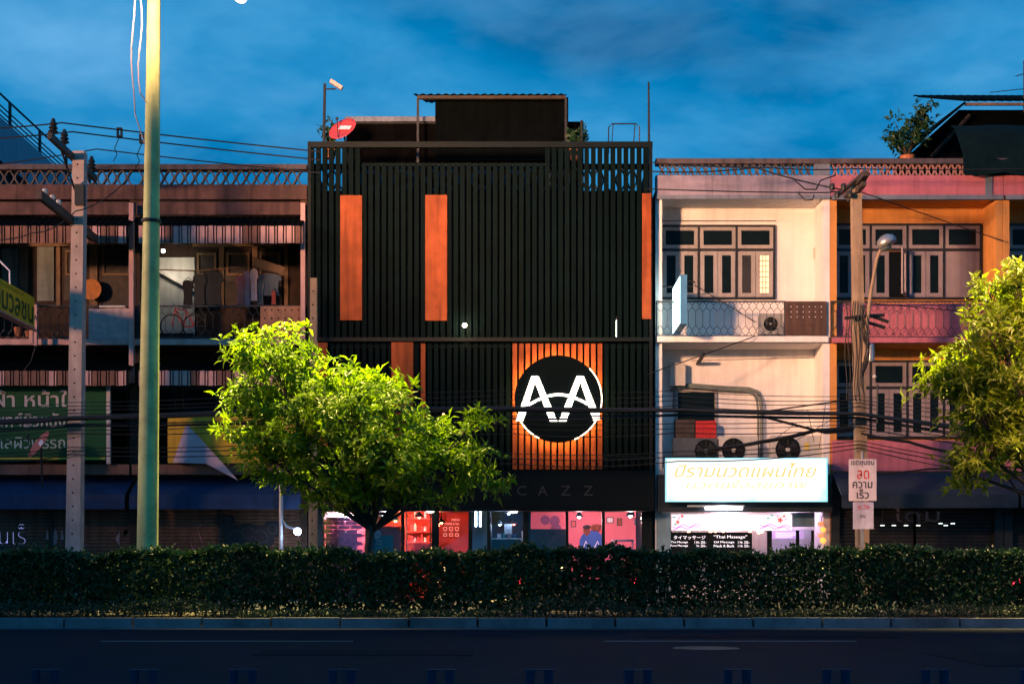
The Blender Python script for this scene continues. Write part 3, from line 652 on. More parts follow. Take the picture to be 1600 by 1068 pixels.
def chair(label, px, d):
    t = thing('cafe_chair', label, 'chair', (X(px, d), d, Z0), 'chairs in the pink cafe room'); x = X(px, d)
    MB().box(x-0.2, x+0.2, d-0.2, d+0.2, Z0+0.42, Z0+0.46).build('seat', m_darkwood, t)
    bk = MB(); bk.poly([(x-0.19, Z0+0.47), (x+0.19, Z0+0.47), (x+0.21, Z0+0.8), (x+0.14, Z0+0.95), (x-0.14, Z0+0.95), (x-0.21, Z0+0.8)], d+0.17, d+0.2); bk.build('backrest', m_wood, t)
    for sx in (-1, 1):
        for sy in (-1, 1): MB().box(x+sx*0.17-0.015, x+sx*0.17+0.015, d+sy*0.17-0.015, d+sy*0.17+0.015, Z0, Z0+0.42).build('leg', m_dark, t)
chair('rounded wooden chair in front of the pink cafe wall', 973, D+1.6); chair('dark chair by the pillar at the end of the cafe', 993, D+2.1)
t = thing('cafe_table', 'pale cafe table edge below the rounded chair', 'table', (X(970, D+0.8), D+0.8, Z0))
MB().box(X(957, D+0.8), X(990, D+0.8), D+0.7, D+1.2, Z(842.5, D+0.8)-0.03, Z(842.5, D+0.8)).build('top', m_cwhite, t)
for px in (958.5, 988): MB().box(X(px, D+0.8)-0.015, X(px, D+0.8)+0.015, D+0.72, D+0.75, Z0, Z(842.5, D+0.8)-0.03).build('leg', m_cwhite, t)

for i, px in enumerate((836, 846, 856, 866, 876)):
    t = thing('bar_stool', f'wooden bar stool {("first", "second", "third", "fourth", "fifth")[i]} along the dark bench behind the cafe glass', 'stool', (X(px, D+0.75), D+0.75, Z0), 'bar stools in the cafe')
    MB().lathe((X(px, D+0.75), D+0.75, Z0+0.66), [(0.14, 0), (0.15, 0.03), (0.13, 0.05)], 14).build('seat', m_wood, t)
    for a in range(4): MB().bar((X(px, D+0.75)+0.11*math.cos(a*math.pi/2+0.78), D+0.75+0.11*math.sin(a*math.pi/2+0.78), Z0+0.66), (X(px, D+0.75)+0.17*math.cos(a*math.pi/2+0.78), D+0.75+0.17*math.sin(a*math.pi/2+0.78), Z0), 0.014).build('leg', m_dark, t)
for i, (px, py, w, h) in enumerate(((953, 812, 12, 10), (968, 815, 9, 13), (995, 814, 8, 12), (896, 818, 9, 11))):
    t = thing('picture_frame', ('wide framed picture', 'tall framed picture', 'narrow framed picture by the pillar', 'framed picture beside the mural')[i]+' on the pink cafe wall', 'picture', P(px, py, D+2.87))
    x_, z_ = X(px, D+2.87), Z(py, D+2.87); w_, h_ = w*D/F/2, h*D/F/2
    MB().frame(x_-w_, x_+w_, z_-h_, z_+h_, D+2.84, D+2.885, 0.02).build('frame', m_dark, t)
    MB().box(x_-w_+0.02, x_+w_-0.02, D+2.86, D+2.88, z_-h_+0.02, z_+h_-0.02).build('print', (m_pv, m_opanel, m_teal, m_pr)[i], t)
# ------------------------------------------------------------------ white shophouse with the massage shop
e_litpane = E('lit_pane', (1.0, 0.66, 0.38), 1.15)
WD = 1.0
LATR = (257, 275, 257, 249, 11.4)
wh = unit('shophouse', 'white shophouse with a tall casement window above a glowing massage shop sign', 1024, 1297, WD, m_white, m_bluegrey if False else M('band_mauve', (0.30, 0.26, 0.33), 0.8, var=0.2, streak=0.35, stain=(0.14, 0.15, 0.2), stain_amt=0.6), m_capgrey, m_latdark, m_white, (*LATR, [(1029, 1272)]))
MB().box(X(1272), X(1296), D-0.06, D+0.1, Z(275)+0.003, Z(257)).build('parapet_pier', m_bluegrey, wh)
DW = D+WD
window(wh, 1031, 1211, 352, 468, DW, 3, 391, m_frame, m_pane, m_dark, lit={(2, 1): e_litpane, (2, 0): M('dim_pane', (0.05, 0.045, 0.035), 0.2)})
railing(wh, 1026, 1226, 470, 525, D-0.03, m_iron, 11.0)
MB().pbox(1227, 1292, 470.5, 524, D-0.05, 0, 0.02).build('balcony_panel', M('rust_panel', (0.10, 0.055, 0.04), 0.7, var=0.35, streak=0.5), wh)
dots = MB()
for i in range(6):
    for j in range(3): dots.lathe(P(1236+9.5*i, 479+8*j, D-0.056), [(0.014, 0), (0.014, 0.004)], 6, 'y')
dots.build('panel_holes', m_pv, wh, 'stuff')
MB().box(X(1026), X(1293), D-0.10, D-0.003, Z(535), Z(526)).build('slab_edge', m_white, wh)
MB().tube([P(1277, 468, DW-0.06), P(1277, 390, DW-0.06)], 0.035, 8).build('conduit', m_white, wh)
MB().pbox(1272.5, 1281.5, 386, 402, DW-0.12, 0, 0.1).build('conduit_box', m_cream, wh)
MB().tube([P(1030, 345, DW-0.04), P(1212, 345, DW-0.04)], 0.008, 4).build('wire', m_rubber, wh)
# lower storey
MB().pbox(1059, 1117, 612, 724, DW-0.02, 0, 0.015).build('dark_opening', m_pane, wh)
MB().frame(X(1055, DW), X(1120, DW), Z1, Z(609, DW), DW-0.06, DW-0.004, 0.06).build('door_frame', m_frame, wh)
MB().pbox(1047, 1071, 566, 602, DW-0.32, 0, 0.31).build('meter_box', m_cream, wh)
MB().pbox(1024, 1052, 560, 724, DW-0.05, 0, 0.045).build('shaded_pier', m_white, wh)
pp = [P(1053, 640, DW-0.12), P(1053, 606, DW-0.12), P(1075, 601, DW-0.12), P(1130, 605, DW-0.12), P(1170, 607, DW-0.12), P(1182, 611, DW-0.12), P(1188, 622, DW-0.12), P(1190, 640, DW-0.12), P(1190, 725, DW-0.12)]
m_pipe = M('pipe_wrap', (0.16, 0.19, 0.18), 0.6, var=0.2)
MB().tube(pp, 0.045, 8).build('coolant_pipe', m_pipe, wh)
MB().tube([q+Vector((-0.09, -0.03, -0.05)) for q in pp[1:]], 0.028, 6).build('coolant_pipe', m_pipe, wh)
MB().tube([P(1100, 553, D+0.3), P(1090, 568, DW-0.02)], 0.05, 6).build('lamp_holder', m_dark, wh)
MB().tube([P(1080, 563, DW-0.01), P(1290, 558, DW-0.01)], 0.006, 4).build('wire', m_rubber, wh)
def aircon(label, px0, px1, py0, py1, d, cx, mat=m_cream, sticker=False):
    t = thing('air_conditioner', label, 'air conditioner', (X((px0+px1)/2, d), d, Z(py1, d)), 'outdoor air conditioner units'); cz = (py0+py1)/2
    MB().box(X(px0,d), X(px1,d), d, d+0.32, Z(py1,d), Z(py0,d)).build('casing', mat, t)
    r = min((py1-py0)*0.44, (px1-px0)*0.30)*d/F; c = P(cx, cz, d-0.012)
    MB().lathe(c, [(r, 0.0), (r, 0.008)], 24, 'y').build('fan_recess', m_blackwall, t)
    g = MB()
    for k in range(1, 5): g.tube([(c.x+math.cos(a)*r*k/4, c.y-0.012, c.z+math.sin(a)*r*k/4) for a in [i*math.pi/12 for i in range(25)]], 0.005, 3, False)
    for k in range(12):
        a = k*math.pi/6; g.bar((c.x, c.y-0.012, c.z), (c.x+math.cos(a)*r, c.y-0.012, c.z+math.sin(a)*r), 0.004, 3)
    g.build('fan_guard', m_dark, t, 'stuff')
    MB().lathe(c+Vector((0, -0.02, 0)), [(r*0.16, 0.0), (r*0.2, 0.015)], 12, 'y').build('hub', mat, t)
    fb = MB()
    for k in range(3):
        a = k*2*math.pi/3+0.4; fb.poly([(c.x, c.z), (c.x+math.cos(a)*r*0.9, c.z+math.sin(a)*r*0.9), (c.x+math.cos(a+0.7)*r*0.85, c.z+math.sin(a+0.7)*r*0.85)], c.y-0.004, c.y-0.001)
    fb.build('fan_blades', m_dark, t)
    for s in (0.2, 0.8): MB().box(X(px0,d)+s*(X(px1,d)-X(px0,d))-0.03, X(px0,d)+s*(X(px1,d)-X(px0,d))+0.03, d-0.02, d+0.34, Z(py1,d)-0.06, Z(py1,d)).build('foot', m_dark, t)
    if sticker:
        MB().pbox(1257, 1264, 691, 703, d-0.006, 0, 0.004).build('energy_label', M('label_yellow', (0.65, 0.5, 0.1), 0.6), t)
    return t
aircon('squat air conditioner unit behind the upper balcony railing of the white shophouse', 1188, 1224, 490, 522, D+0.25, 1204, M('grey_casing', (0.30, 0.31, 0.31), 0.5))
aircon('white air conditioner unit in the middle above the glowing sign', 1123, 1184, 681, 724, D+0.12, 1146)
aircon('white air conditioner unit with a yellow label above the glowing sign', 1205, 1285, 680, 724, D+0.14, 1231, sticker=True)
aircon('dark air conditioner unit in shade above the glowing sign by the red crate', 1052, 1121, 684, 724, D+0.10, 1103, M('dark_casing', (0.07, 0.085, 0.10), 0.5))
t = thing('crate', 'red plastic crate standing behind the dark air conditioner', 'crate', (X(1103, D+0.6), D+0.6, Z1))
MB().box(X(1087, D+0.6), X(1119, D+0.6), D+0.6, D+0.9, Z1, Z(657, D+0.6)).build('body', m_red, t)
for i in range(5): MB().pbox(1089+6*i, 1091+6*i, 659, 700, D+0.585, 0, 0.014).build('rib', m_red, t)
t = thing('cabinet', 'dark brown cabinet beside the red crate', 'cabinet', (X(1070, D+0.6), D+0.6, Z1))
MB().box(X(1056, D+0.6), X(1086, D+0.6), D+0.6, D+0.95, Z1, Z(655, D+0.6)).build('carcass', m_darkwood, t)
for i in range(2): MB().pbox(1057+14.5*i, 1070+14.5*i, 657, 715, D+0.58, 0, 0.018).build('door', m_darkwood, t)

# big glowing signboard
DL = D-0.55
lbx = thing('lightbox_sign', 'large glowing white lightbox with pale yellow script over the massage shop', 'sign', P(1166, 783, DL))
MB().box(X(1040, DL), X(1292.5, DL), DL+0.012, DL+0.30, Z(783, DL), Z(715.5, DL)).build('case', m_steel, lbx)
def facemat():
    m = bpy.data.materials.new('lightbox_face'); m.use_nodes = True; t = m.node_tree; b = t.nodes['Principled BSDF']
    g = N(t, 'ShaderNodeNewGeometry'); n = N(t, 'ShaderNodeTexNoise'); n.inputs['Scale'].default_value = 0.9; n.inputs['Detail'].default_value = 2; t.links.new(g.outputs['Position'], n.inputs['Vector'])
    r = ramp(t, [(0.30, (0.25, 0.80, 0.95)), (0.42, (0.80, 0.97, 0.97)), (0.7, (0.97, 0.97, 0.93))]); t.links.new(n.outputs['Fac'], r.inputs[0])
    t.links.new(r.outputs[0], b.inputs['Emission Color']); b.inputs['Emission Strength'].default_value = 1.22; b.inputs['Base Color'].default_value = (0.1, 0.12, 0.12, 1); return m
MB().box(X(1041.5, DL), X(1291, DL), DL, DL+0.010, Z(782, DL), Z(716.5, DL)).build('face', facemat(), lbx)
MB().frame(X(1039.5, DL), X(1293, DL), Z(783.5, DL), Z(715, DL), DL-0.012, DL+0.0115, 0.022).build('edge_trim', E('trim_cyan', (0.30, 0.85, 1.0), 0.9), lbx)
for px in (1124, 1208): MB().box(X(px, DL)-0.004, X(px, DL)+0.004, DL-0.002, DL+0.004, Z(782, DL), Z(716.5, DL)).build('seam', E('seam_dim', (0.6, 0.9, 0.95), 0.7), lbx)
e_scr = E('script_yellow', (1.0, 0.66, 0.14), 1.0, (0.2,0.15,0.05))
text('ปิรามนวดแผนไทย', 222*DL/F, 22*DL/F, (X(1165, DL), DL-0.006, Z(734, DL)), e_scr, lbx, shear=0.3, offset=-0.004)
text('นวดเพื่อสุขภาพ', 190*DL/F, 17*DL/F, (X(1167, DL), DL-0.006, Z(758, DL)), E('script_pale', (1.0, 0.78, 0.30), 1.05, (0.2,0.17,0.1)), lbx, shear=0.3, offset=-0.006)
# tube lamp hanging below it
t = thing('fluorescent_tube', 'level fluorescent tube glowing under the large lightbox', 'lamp', P(1131, 794, DL+0.1))
MB().tube([P(1102, 793.5, DL+0.1), P(1160, 793.5, DL+0.1)], 0.032, 8).build('tube', E('tube_pink', (0.93, 0.86, 1.0), 14), t)
MB().box(X(1075, DL), X(1164, DL), DL+0.09, DL+0.2, Z(791, DL), Z(788.5, DL)).build('fitting', m_cream, t)
lamp('POINT', P(1131, 797, DL+0.0), 16, (0.85, 0.85, 1.0), 0.2, parent=t)
# small projecting lightbox
xb = X(1062.5, 33.0)
pj = thing('projecting_lightbox', 'narrow lightbox projecting over the balcony of the white shophouse', 'sign', (xb+0.08, 33.8, Z(505, 33.0)))
MB().box(xb+0.006, xb+0.165, 33.0, 34.55, Z(506, 33), Z(429, 33)).build('case', M('case_blue', (0.06, 0.22, 0.42), 0.5, var=0.2), pj)
MB().box(xb, xb+0.005, 33.03, 34.52, Z(504, 33), Z(431, 33)).build('face', E('face_cyan', (0.62, 0.97, 1.0), 3.2), pj)
MB().bar((xb+0.08, 33.6, Z(429,33)), (X(1086, D), D+0.05, Z(440)), 0.02).build('stay', m_dark, pj)
MB().tube([(xb-0.6, 34.5, Z(444)), (xb+0.5, 34.5, Z(444))], 0.02, 5).build('arm', m_dark, pj)
MB().tube([P(1085, 445, D-0.05), P(1180, 503, D-0.06)], 0.012, 4).build('stay_rod', m_iron, pj)
# massage shop front
m_cyanwall = M('shop_wall_teal', (0.20, 0.32, 0.36), 0.7, var=0.2, streak=0.2)
MB().box(X(1026), X(1048), D+0.0, D+0.2, 0.145, Z(800)).build('shop_pier', m_cyanwall, wh)
MB().box(X(1236), X(1273), D+0.0, D+0.2, Z(822), Z(800)).build('shop_header', m_cyanwall, wh)
MB().box(X(1026), X(1296), D-0.3, D-0.004, Z(800)+0.003, Z(742)-0.003).build('canopy', M('canopy_dark', (0.02, 0.03, 0.035), 0.6), wh)
t = thing('flower_banner', 'pale banner with red flowers and purple waves above the massage shop door', 'banner', P(1142, 828, D-0.12))
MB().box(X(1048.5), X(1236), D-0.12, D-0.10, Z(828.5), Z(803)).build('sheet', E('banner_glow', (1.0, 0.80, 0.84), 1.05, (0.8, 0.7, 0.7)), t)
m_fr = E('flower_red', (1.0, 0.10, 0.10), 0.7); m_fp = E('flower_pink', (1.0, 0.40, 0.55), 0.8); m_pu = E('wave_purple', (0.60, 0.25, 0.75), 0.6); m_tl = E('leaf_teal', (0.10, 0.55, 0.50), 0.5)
for (px, py, r, mm) in ((1059, 815, .06, m_fr), (1066, 806, .05, m_fr), (1061, 809, .05, m_fp), (1219, 812, .08, m_fr), (1215, 806, .05, m_fp), (1225, 806, .04, m_fr), (1228, 811, .04, m_fp)):
    q = P(px, py, D-0.13)
    MB().poly([(q.x+r*(0.7+0.3*math.cos(5*a))*math.cos(a), q.z+r*(0.7+0.3*math.cos(5*a))*math.sin(a)) for a in [i*math.pi/12 for i in range(24)]], D-0.1315-r*0.02, D-0.1205).build('flower', mm, t)
for (px, py) in ((1053, 808), (1055, 819), (1200, 809), (1206, 805)):
    q = P(px, py, D-0.13); MB().poly([(q.x-0.05, q.z), (q.x, q.z+0.03), (q.x+0.06, q.z+0.01), (q.x, q.z-0.02)], D-0.129, D-0.1205).build('leaf', m_tl, t)
for (a, c, s) in ((1050, 1095, 1), (1185, 1234, -1)):
    for k in range(2):
        wv = MB(); wv.strip([(X(a+(c-a)*i/12), Z(821+k*3+2.2*math.sin(i*1.1+k)-s*(i-6)*0.25)) for i in range(13)], 0.022, D-0.1285-k*0.003, D-0.1205); wv.build('wave', m_pu, t)
MB().box(X(1030), X(1291), D+1.6, D+1.7, 0.145, Z(745)).build('shop_inner_wall', M('shop_pale', (0.7, 0.58, 0.66), 0.7, var=0.08), wh)
MB().box(X(1040), X(1290), D+0.2, D+1.6, Z(742)-0.15, Z(742)-0.01).build('shop_ceiling', m_cwhite, wh)
t = thing('price_board', 'black board with white massage prices in the shop window', 'sign', P(1108, 850, D+0.1))
MB().box(X(1048), X(1176), D+0.08, D+0.12, Z(875), Z(831)).build('board', m_blackwall, t)
e_pw = E('board_white', (0.95, 0.92, 1.0), 1.2)
text('タイマッサージ', 50*D/F, 6*D/F, (X(1078), D+0.07, Z(839)), e_pw, t); text('"Thai Massage"', 52*D/F, 6*D/F, (X(1142), D+0.07, Z(838.5)), e_pw, t)
for i, (a, b2) in enumerate((('Thai Massage', '1 Hr. 250.-'), ('Foot Massage', '1 Hr. 250.-'))):
    text(a, 27*D/F, 4*D/F, (X(1062), D+0.07, Z(846.5+5.6*i)), e_pw, t); text(b2, 18*D/F, 4*D/F, (X(1095), D+0.07, Z(846.5+5.6*i)), e_pw, t)
for i, (a, b2) in enumerate((('Oil Massage', '1 Hr. 350.-'), ('Neck & Back', '1 Hr. 250.-'))):
    text(a, 32*D/F, 4*D/F, (X(1132), D+0.07, Z(846.5+5.6*i)), e_pw, t); text(b2, 18*D/F, 4*D/F, (X(1163), D+0.07, Z(846.5+5.6*i)), e_pw, t)
for (a, c) in ((1046.5, 1049.5), (1199, 1206), (1244, 1249), (1268, 1272)): MB().pbox(a, c, 828, 933, D+0.16, 0, 0.06).build('door_post', m_black, wh)
MB().box(X(1206, D+0.2), X(1268, D+0.2), D+0.19, D+0.2, 0.15, Z(826)).build('shop_pane', m_glass, wh)
t = thing('shop_notice', 'lilac notice hanging in the massage shop doorway', 'sign', P(1228, 835, D+0.5))
MB().pbox(1207, 1256, 829, 841, D+0.5, 0, 0.02).build('sheet', E('notice_glow', (0.85, 0.45, 0.85), 0.8), t)
for i in range(3): MB().pbox(1212, 1250-6*i, 831.5+3*i, 832.8+3*i, D+0.49, 0, 0.005).build('print_line', e_pw, t)
for i, px in enumerate((1076, 1110, 1118, 1130, 1172, 1186, 1191)):
    t = thing('fairy_bulb', 'small orange bulb strung above the price board', 'lamp', P(px, 829.5, D+0.25), 'orange bulbs strung over the price board')
    MB().ball(P(px, 830+0.8*math.sin(i*2), D+0.25), 0.035 if px != 1186 else 0.06, 8).build('bulb', e_o, t)
    MB().bar(P(px, 830, D+0.25)+Vector((0, 0, 0.03)), P(px, 826, D+0.25), 0.005).build('wire', m_rubber, t)
lamp('POINT', P(1140, 800, D+0.9), 55, (1.0, 0.62, 0.75), 0.15, 'shop_light'); lamp('POINT', P(1240, 800, D+0.9), 30, (0.85, 0.6, 1.0), 0.15, 'shop_light')
t = thing('lantern', 'orange paper lantern string at the massage shop corner', 'lantern', P(1283, 832, D-0.1))
for i, (py, r, mm) in enumerate(((818, .07, 'lan_r'), (827, .075, 'lan_o'), (836, .07, 'lan_r'), (844, .08, 'lan_o'))):
    MB().ball(P(1282+(i % 2)*4, py, D-0.1), r, 10, sz=0.9).build('paper_shade', E(mm, (1.0, 0.20, 0.08) if mm == 'lan_r' else (1.0, 0.42, 0.08), 1.5), t)
MB().bar(P(1284, 808, D-0.1), P(1284, 850, D-0.1), 0.006).build('cord', m_rubber, t)

# ------------------------------------------------------------------ pink and orange shophouses
pk = unit('shophouse', 'pink and orange shophouse behind the weathered utility pole', 1297, 1567, WD, m_orange, m_pink, m_capgrey, M('lattice_pink', (0.36, 0.18, 0.17), 0.85, var=0.2), m_orange, (257, 275, 257, 249, 10.4, [(1300, 1508)]))
fr = unit('shophouse', 'pink shophouse at the edge of the picture behind the leafy tree', 1567, 1836, WD, m_orange, m_pink, m_capgrey, MATS['lattice_pink'], m_orange, (257, 275, 257, 249, 10.4, [(1572, 1800)]))
for b, a, c in ((pk, 1299, 1566), (fr, 1570, 1834)):
    window(b, a+2, a+234, 350, 468, DW, 4, 391, m_frame2, m_pane, m_dark, solid=(3,), openbay=(1, 1))
    window(b, a+2, a+234, 563, 685, DW, 4, 606, m_frame2, m_pane, m_dark)
    railing(b, a, c-1, 470, 527, D-0.03, m_iron, 12.0)
    MB().box(X(a)+0.17, X(c-1)-0.17, D+0.25, D+0.32, Z2, Z(474, D+0.25)).build('balcony_wall', m_pink, b)
    MB().box(X(a), X(c), D-0.10, D-0.003, Z(536), Z(528)).build('slab_edge', m_pink, b)
    MB().box(X(a)+0.01, X(c)-0.01, D-0.08, D+0.06, Z(736), Z(688)).build('balcony_front', m_pink, b)
    MB().box(X(1538 if b is pk else 1808), X(1549 if b is pk else 1819), D-0.08, D-0.052, Z(308)+0.002, Z(275)-0.002).build('parapet_pier', m_bluegrey, b)
    MB().box(X(a), X(c), D-0.10, D+0.0, Z(313), Z(306)).build('eaves_trim', m_bluegrey, b)
    cv = MB(); xa, xc = X(a), X(c)     # canopy
    cv.v = [(xa, D-0.08, Z(738)), (xc, D-0.08, Z(738)), (xc, D-1.1, Z(772, D-1.1)), (xa, D-1.1, Z(772, D-1.1)), (xa, D-1.1, Z(793, D-1.1)), (xc, D-1.1, Z(793, D-1.1)),
            (xa, D-0.08, Z(741)), (xc, D-0.08, Z(741)), (xc, D-1.08, Z(775, D-1.1)), (xa, D-1.08, Z(775, D-1.1)), (xa, D-1.08, Z(793, D-1.1)), (xc, D-1.08, Z(793, D-1.1))]
    cv.f = [(0,1,2,3), (3,2,5,4), (6,9,8,7), (9,10,11,8), (0,3,9,6), (3,4,10,9), (1,7,8,2), (2,8,11,5), (4,5,11,10)]
    cv.build('canopy', M('canopy_navy', (0.015, 0.03, 0.05), 0.7), b)
    for (p0, p1) in ((a+4, a+128), (a+132, a+262)): shutter(b, p0, p1, 0.15, Z(795), D+0.12, M('shutter_dark', (0.03, 0.03, 0.033), 0.6, var=0.3, streak=0.4))
    MB().box(X(a), X(c), D+0.02, D+0.2, Z(795)+0.003, Z(744)).build('shutter_box', m_dark, b)
for (p0, p1) in ((1298, 1311), (1553, 1566.5), (1568, 1581)):
    MB().box(X(p0), X(p1), D-0.06, D+0.014, 0.145, Z(744)).build('shop_pier', m_dark, pk if p0 < 1560 else fr)  # dark boxes added over the orange wall ends to imitate the shade there
MB().box(X(1024), X(1296), D-0.08, D-0.052, Z(312), Z(306)).build('eaves_trim', m_bluegrey, wh)
m_sg = M('sign_grey', (0.045, 0.04, 0.042), 0.7)
text('โดม', 70*D/F, 22*D/F, (X(1432, D-1.12), D-1.125, Z(803, D-1.12)), m_sg, pk, 'letters')
for i, px in enumerate((1379, 1397, 1416, 1435, 1470, 1478, 1489)):
    t = thing('strip_light', 'tiny white strip light under the dark canopy', 'lamp', P(px, 820, D-0.5), 'strip lights under the dark canopy')
    MB().pbox(px-3, px+3, 819.6+(0 if i < 4 else 3*(i % 2)-3), 821+(0 if i < 4 else 3*(i % 2)-3), D-0.5, 0, 0.03).build('tube', E('strip_white', (0.8, 0.95, 0.9), 2.0), t)
    MB().bar(P(px, 819, D-0.48), P(px, 795, D-0.48), 0.006).build('hanger', m_dark, t)

# roof shed and tarp on the right
sh = thing('roof_shed', 'dark corrugated rooftop shed with a green tarp hanging at its corner', 'shed', (X(1540, D+2), D+2, Z(300)))
d0 = D+1.6
m = MB(); pts = [(1510, 158), (1405, 245)]
sl = MB(); a = P(1508, 158, d0); c = P(1400, 250, d0)
n = 24
corrugated(X(1505, d0), X(1850, d0), (d0, Z(156, d0)), (d0+4.5, Z(150, d0+4.5)), 0.21, 0.035, m_roofsheet, 'roof', sh)
sl.v = [tuple(a), (a.x, d0+4.5, a.z+0.4), (c.x, d0+4.5, c.z), tuple(c)]; sl.v += [(x+0.02, y, z-0.05) for x, y, z in sl.v]
sl.f = [(0,1,2,3), (7,6,5,4), (0,4,5,1), (1,5,6,2), (2,6,7,3), (3,7,4,0)]; sl.build('roof_slope', m_roofsheet, sh)
MB().box(X(1508, d0), X(1850, d0), d0+0.02, d0+0.08, Z(164, d0), Z(160, d0)).build('eaves_board', m_wood, sh)
gw = MB(); gw.poly([(a.x, a.z-0.06), (X(1850, d0), a.z-0.06), (X(1850, d0), Z(300)), (c.x+0.1, Z(300)), (c.x+0.1, c.z-0.05)], d0+0.5, d0+0.6); gw.build('wall', m_roofsheet, sh)
MB().bar(P(1455, 245, d0+0.3), P(1515, 180, d0+0.3), 0.05).build('strut', m_darkwood, sh)
tp = MB(); n = 16
for j in range(9):
    for i in range(n+1):
        px = 1510+ (1850-1510)*i/n + (0 if j < 6 else -2*(j-5)); py = 170+(272-170)*j/8 + (3*math.sin(i*1.7) if j == 8 else 0)
        tp.v.append((X(px, D-0.35), D+0.9-1.25*(j/8)**0.6+0.05*math.sin(i*1.3+j*0.7), Z(py, D-0.35)))
for j in range(8):
    for i in range(n): b0 = j*(n+1)+i; tp.f.append((b0, b0+1, b0+n+2, b0+n+1))
tp.smooth = True; tp.build('tarp', m_tarp, sh)
t = thing('antenna', 'rooftop television antenna with thin rods at the picture edge', 'antenna', P(1600, 160, D+2))
MB().bar(P(1600, 175, D+2), P(1600, 95, D+2), 0.02).build('mast', m_dark, t)
for (a, b2) in (((1548, 144.5), (1625, 136)), ((1588, 119), (1625, 108))):
    MB().bar(P(*a, D+2), P(*b2, D+2), 0.010).build('boom', m_dark, t)
    rods = MB()
    for i in range(7):
        q = P(a[0]+(b2[0]-a[0])*i/7, a[1]+(b2[1]-a[1])*i/7, D+2); rods.bar(q+Vector((0, -0.12, -0.05)), q+Vector((0, 0.12, 0.05)), 0.006, 3)
    rods.build('rods', m_dark, t, 'stuff')

# far building behind the left shophouses
fb = thing('apartment_block', 'mauve apartment block with a railed roof edge rising behind the left shophouse', 'building', (-17.5, 50, 0))
m_mauve = M('mauve_wall', (0.34, 0.29, 0.36), 0.8, var=0.1, streak=0.2)
MB().box(-24, -15.9, 40, 75, -0.1, 13.3).build('wall', M('far_dark', (0.05, 0.05, 0.06), 0.8), fb)
MB().box(-24, -15.55, 38.5, 76, 13.35, 14.6).build('parapet', m_mauve, fb)
MB().box(-24, -15.5, 38.5, 76, 13.25, 13.345).build('soffit', m_mauve, fb)
rl = MB()
for z in (14.75, 14.9, 15.05, 15.4): rl.bar((-15.65, 38.5, z), (-15.65, 76, z), 0.03 if z < 15.3 else 0.045)
rl.build('rail', m_dark, fb)
for i in range(14): MB().box(-15.69, -15.61, 38.7+2.8*i, 38.78+2.8*i, 14.6, 15.38).build('rail_post', m_dark, fb)
for i in range(8):
    w_ = MB().frame(0, 1, 0, 1, 0, 1, 0.1)
    wn = MB().box(-15.9, -15.84, 42+3*i, 43.4+3*i, 11.2, 12.9).build('window', m_bluegrey, fb)
    MB().box(-15.838, -15.82, 42.1+3*i, 43.3+3*i, 11.3, 12.8).build('pane', m_pane, wn)
# ------------------------------------------------------------------ street lamp on the green pole
DP = 23.3
SOD = (1.0, 0.50, 0.27)
def street_lamp(label, xb, heads, aim=(0.60, 0.60, 0.60), spread=126):
    t = thing('street_lamp', label, 'street lamp', (xb, DP, 0.13), 'tall street lamps on the median')
    tp_ = MB(); zs = [0.13, 1.2, 4, 7.5, 11.0]; rs = [0.175, 0.172, 0.155, 0.125, 0.10]
    tp_.tube([(xb+0.012*z, DP, z) for z in zs], rs, 20); tp_.smooth = True; tp_.build('pole', m_green, t)
    MB().lathe((xb+0.075, DP, 6.55), [(0.16, -0.02), (0.168, 0.0), (0.16, 0.03)], 16).build('band_clamp', m_dark, t)
    MB().lathe((xb, DP, 0.13), [(0.28, 0), (0.28, 0.03), (0.2, 0.05)], 12).build('base_plate', m_dark, t)
    for (hx, hy, hz, pw) in heads:
        x0_ = xb+0.13
        arm = [(x0_, DP, 10.42), (x0_+(hx-x0_)*0.5, DP+(hy-DP)*0.5, (10.50+hz+0.1)/2), (hx, hy, hz+0.12)] if hy < DP else [(x0_, DP, 10.9), (x0_+(hx-x0_)*0.15, DP+(hy-DP)*0.15, 11.45), (x0_+(hx-x0_)*0.5, DP+(hy-DP)*0.5, 11.72), (hx, hy, hz+0.12)]
        MB().tube(arm, [0.06, 0.05, 0.045, 0.04][:len(arm)], 8).build('arm', m_green, t)
        s = 1 if hy > DP else -1
        hd = MB(); hd.ball((hx, hy, hz+0.06), 0.2, 14, 0.75, 1.7, 0.5); hd.smooth = True; h = hd.build('lamp_head', m_steel, t)
        MB().ball((hx, hy+0.05*s, hz-0.02), 0.16, 12, 0.7, 1.4, 0.28).build('lens', E('sodium', (1.0, 0.62, 0.30), 14), h)
        if s > 0: lamp('SPOT', (hx, hy+0.05*s, hz-0.10), pw, LMP, 0.12, 'street_light', (0.13 if hx < 0 else -0.22, 0.02 if hx > 0 else 0.07, -1.0), 62, 0.8, parent=t)
        else: lamp('SPOT', (hx, hy+0.05*s, hz-0.10), pw, SOD, 0.7, 'street_light', aim, spread, 0.6, parent=t)
    return t
xg = X(229, DP)
PW1 = 60000; PW2 = 28000; LMP = (1.0, 0.72, 0.20)
street_lamp('tall green street lamp pole rising out of the hedge past the picture top', xg, ((X(374, 25.4), 25.4, 11.10, PW1), (xg+0.6, 19.4, 9.2, PW2)))  # unseen second head; beam tipped up to light facades and spare the ground
street_lamp('tall green street lamp pole outside the picture beyond the yellow sign', xg-18, ((xg-16.7, 25.4, 11.10, PW1), (xg-17.4, 19.4, 9.2, PW2*0.75)), (0.84, 0.24, 0.60), 132)
street_lamp('unseen green street lamp pole added outside the picture to light the right tree', xg+16.4, ((xg+16.6, 25.4, 11.10, PW1*0.9), (xg+16.8, 19.4, 9.2, PW2*0.30)), (-0.38, 0.58, -0.72), 58)  # added post, its heads placed to light the right tree

